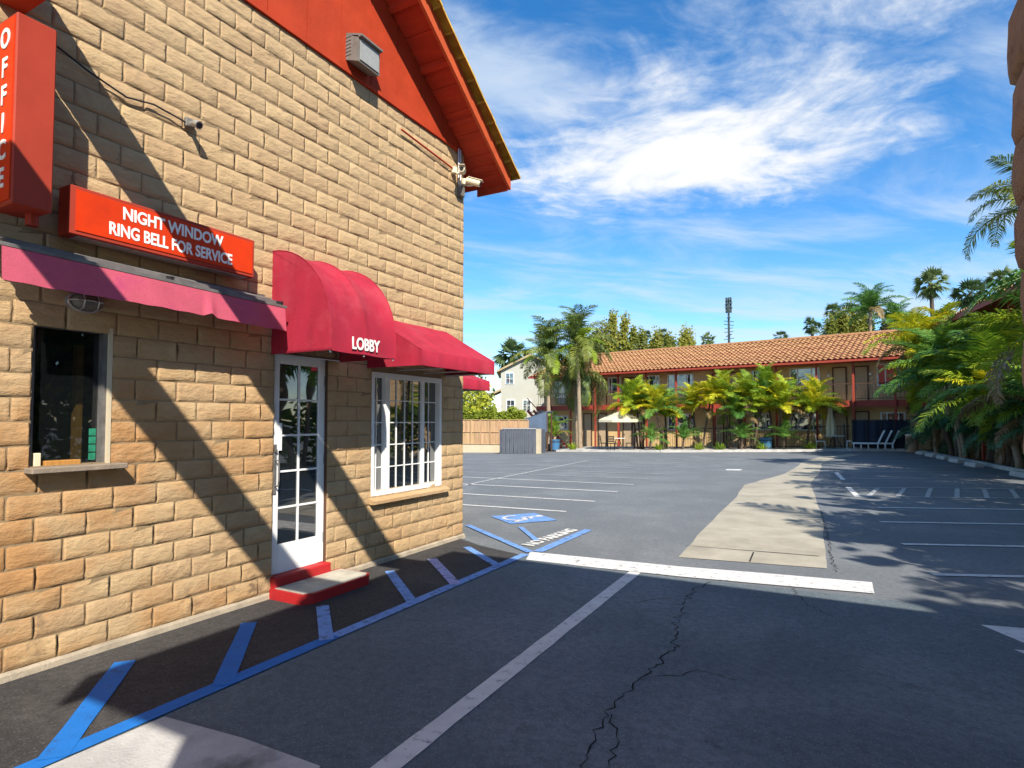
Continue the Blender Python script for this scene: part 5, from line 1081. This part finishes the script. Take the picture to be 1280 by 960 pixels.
# iron fence
ir = thing('iron_fence', (0, 36.6, -.15), 'thin black iron picket fence before the motel', 'fence')
fpts = [(-6.6, 36.95), (-3.0, 37.2), (.2, 37.75), (3.2, 38.5), (5.3, 38.7)]
for a, b in zip(fpts[:-1], fpts[1:]):
    a = Vector(a); b = Vector(b); L_n = (b-a).length; n_ = int(L_n/.13); za, zb2 = zg(*a)+.1, zg(*b)+.1; rl = MB()
    for zz in (.12, 1.25): rl.bar((a.x, a.y, za+zz), (b.x, b.y, zb2+zz), .03, .04)
    rl.build('rail', 'black_metal', ir)
    for i in range(n_+1):
        p = a.lerp(b, i/n_); zz = za+(zb2-za)*i/n_
        if i % 14 == 0: MB().box((p.x-.03, p.y-.03, zz-.02), (p.x+.03, p.y+.03, zz+1.4)).build('post', 'black_metal', ir)
    pk = MB()
    for i in range(n_): p = a.lerp(b, (i+.5)/n_); zz = za+(zb2-za)*i/n_; pk.box((p.x-.008, p.y-.008, zz+.1), (p.x+.008, p.y+.008, zz+1.3))
    tag(pk.build('pickets', 'black_metal', ir), kind='stuff')
# pool screen
sc_ = thing('pool_screen', (6.7, 37.2, .1), 'navy mesh screen on posts around the pool', 'screen')
pp = [Vector((5.42, 37.65)), Vector((8.05, 37.95))]
for i in range(5):
    p = pp[0].lerp(pp[1], i/4); MB().box((p.x-.035, p.y-.035, .1), (p.x+.035, p.y+.035, 1.68)).build('post', 'black_metal', sc_)
    if i < 4:
        q_ = pp[0].lerp(pp[1], (i+1)/4); pa_ = MB(); N_ = 8
        for j in range(N_):
            u0, u1 = j/N_, (j+1)/N_; A_ = p.lerp(q_, .02+u0*.96); B_2 = p.lerp(q_, .02+u1*.96); f0 = .04+.03*math.sin(u0*6.3+i); f1 = .04+.03*math.sin(u1*6.3+i); pa_.prism([(A_.x, A_.y+f0, .18), (B_2.x, B_2.y+f1, .18), (B_2.x, B_2.y+f1, 1.62), (A_.x, A_.y+f0, 1.62)], (0, .012, 0))
        pa_.build('panel', 'screen_navy', sc_)
for zz in (.16, 1.65): MB().bar((pp[0].x, pp[0].y, zz), (pp[1].x, pp[1].y, zz), .04, .04).build('rail', 'black_metal', sc_)
for i in range(3):
    x, y = 6.15+i*.34, 37.15+i*.12; t = thing('sun_lounger', (x, y, .11), 'white slatted sun lounger before the navy screen, '+['nearest the folded parasol', 'between the two others', 'nearest the litter bin'][i], 'lounger', 'sun loungers before the screen')
    # feet toward the left, raised back to the right
    for k in range(9): MB().box((x-.75+k*.13, y-.26, .42), (x-.65+k*.13, y+.26, .445)).build('slat', 'chair_white', t)
    b_ = MB(); b_.bar((x+.42, y-.25, .43), (x+.72, y-.25, 1.10), .05, .05, (0, 1, 0)); b_.bar((x+.42, y+.25, .43), (x+.72, y+.25, 1.10), .05, .05, (0, 1, 0))
    for k in range(5): b_.bar((x+.46+.055*k, y-.25, .52+.125*k), (x+.46+.055*k, y+.25, .52+.125*k), .03, .09)
    b_.build('backrest', 'chair_white', t); f_ = MB(); f_.bar((x-.78, y-.27, .40), (x+.45, y-.27, .40), .04, .05); f_.bar((x-.78, y+.27, .40), (x+.45, y+.27, .40), .04, .05); f_.build('frame', 'chair_white', t)
    for sx in (-.7, .4):
        for sy_ in (-.26, .26): MB().box((x+sx-.02, y+sy_-.02, .105), (x+sx+.02, y+sy_+.02, .39)).build('leg', 'chair_white', t)
lb = thing('litter_bin', (8.02, 36.6, 0), 'round pebble stone litter bin at the end of the palm bed', 'bin')
MB().lathe((8.02, 36.6, .0), [(0, 0.002), (.26, .002), (.28, .04), (.28, .80), (.26, .84), (0, .84)], 18).build('body', 'bin_stone', lb); MB().lathe((8.02, 36.6, .84), [(.29, 0), (.30, .05), (.22, .10), (.0, .11)], 18).build('lid', 'cream_plastic', lb)
for i, (x, y, lab) in enumerate([(-11.35, 35.2, 'blue plastic tub at the foot of the queen palms'), (1.05, 37.3, 'blue plastic tub among the motel palm stems')]):
    z0 = zg(x, y)+.1; t = thing('plastic_tub', (x, y, z0), lab, 'tub'); MB().lathe((x, y, z0), [(0, 0), (.28, 0), (.34, .62), (.36, .62), (.36, .66), (.32, .66), (.27, .05), (0, .05)], 16).build('body', 'bin_blue', t); MB().lathe((x, y, z0+.5), [(.335, 0), (.355, .01), (.355, .04), (.335, .05)], 16).build('band', 'black_metal', t)
# mast on the skyline
ms = thing('cell_mast', (-10.1, 99.5, -.5), 'slim dark cell mast rising above the motel ridge', 'mast')
MB().tube([(-10.1, 99.5, -.5), (-10.1, 99.5, 21.2)], [.28, .14], 8).build('pole', 'mast', ms)
mr_ = random.Random(3)
for k in range(13):
    zz = 14.0+k*.56; a = mr_.uniform(0, 6.28); l_ = .75 if k < 10 else .6
    q_ = MB(); q_.bar((-10.1-l_*math.cos(a), 99.5-l_*math.sin(a), zz+.1), (-10.1+l_*math.cos(a), 99.5+l_*math.sin(a), zz-.1), .1, .1)
    if k > 8: q_.box((-10.1-.45, 99.3, zz-.3), (-10.1-.2, 99.7, zz+.45)); q_.box((-10.1+.2, 99.3, zz-.3), (-10.1+.45, 99.7, zz+.45))
    q_.build('antenna_arm', 'mast', ms)
bpy.context.view_layer.update()
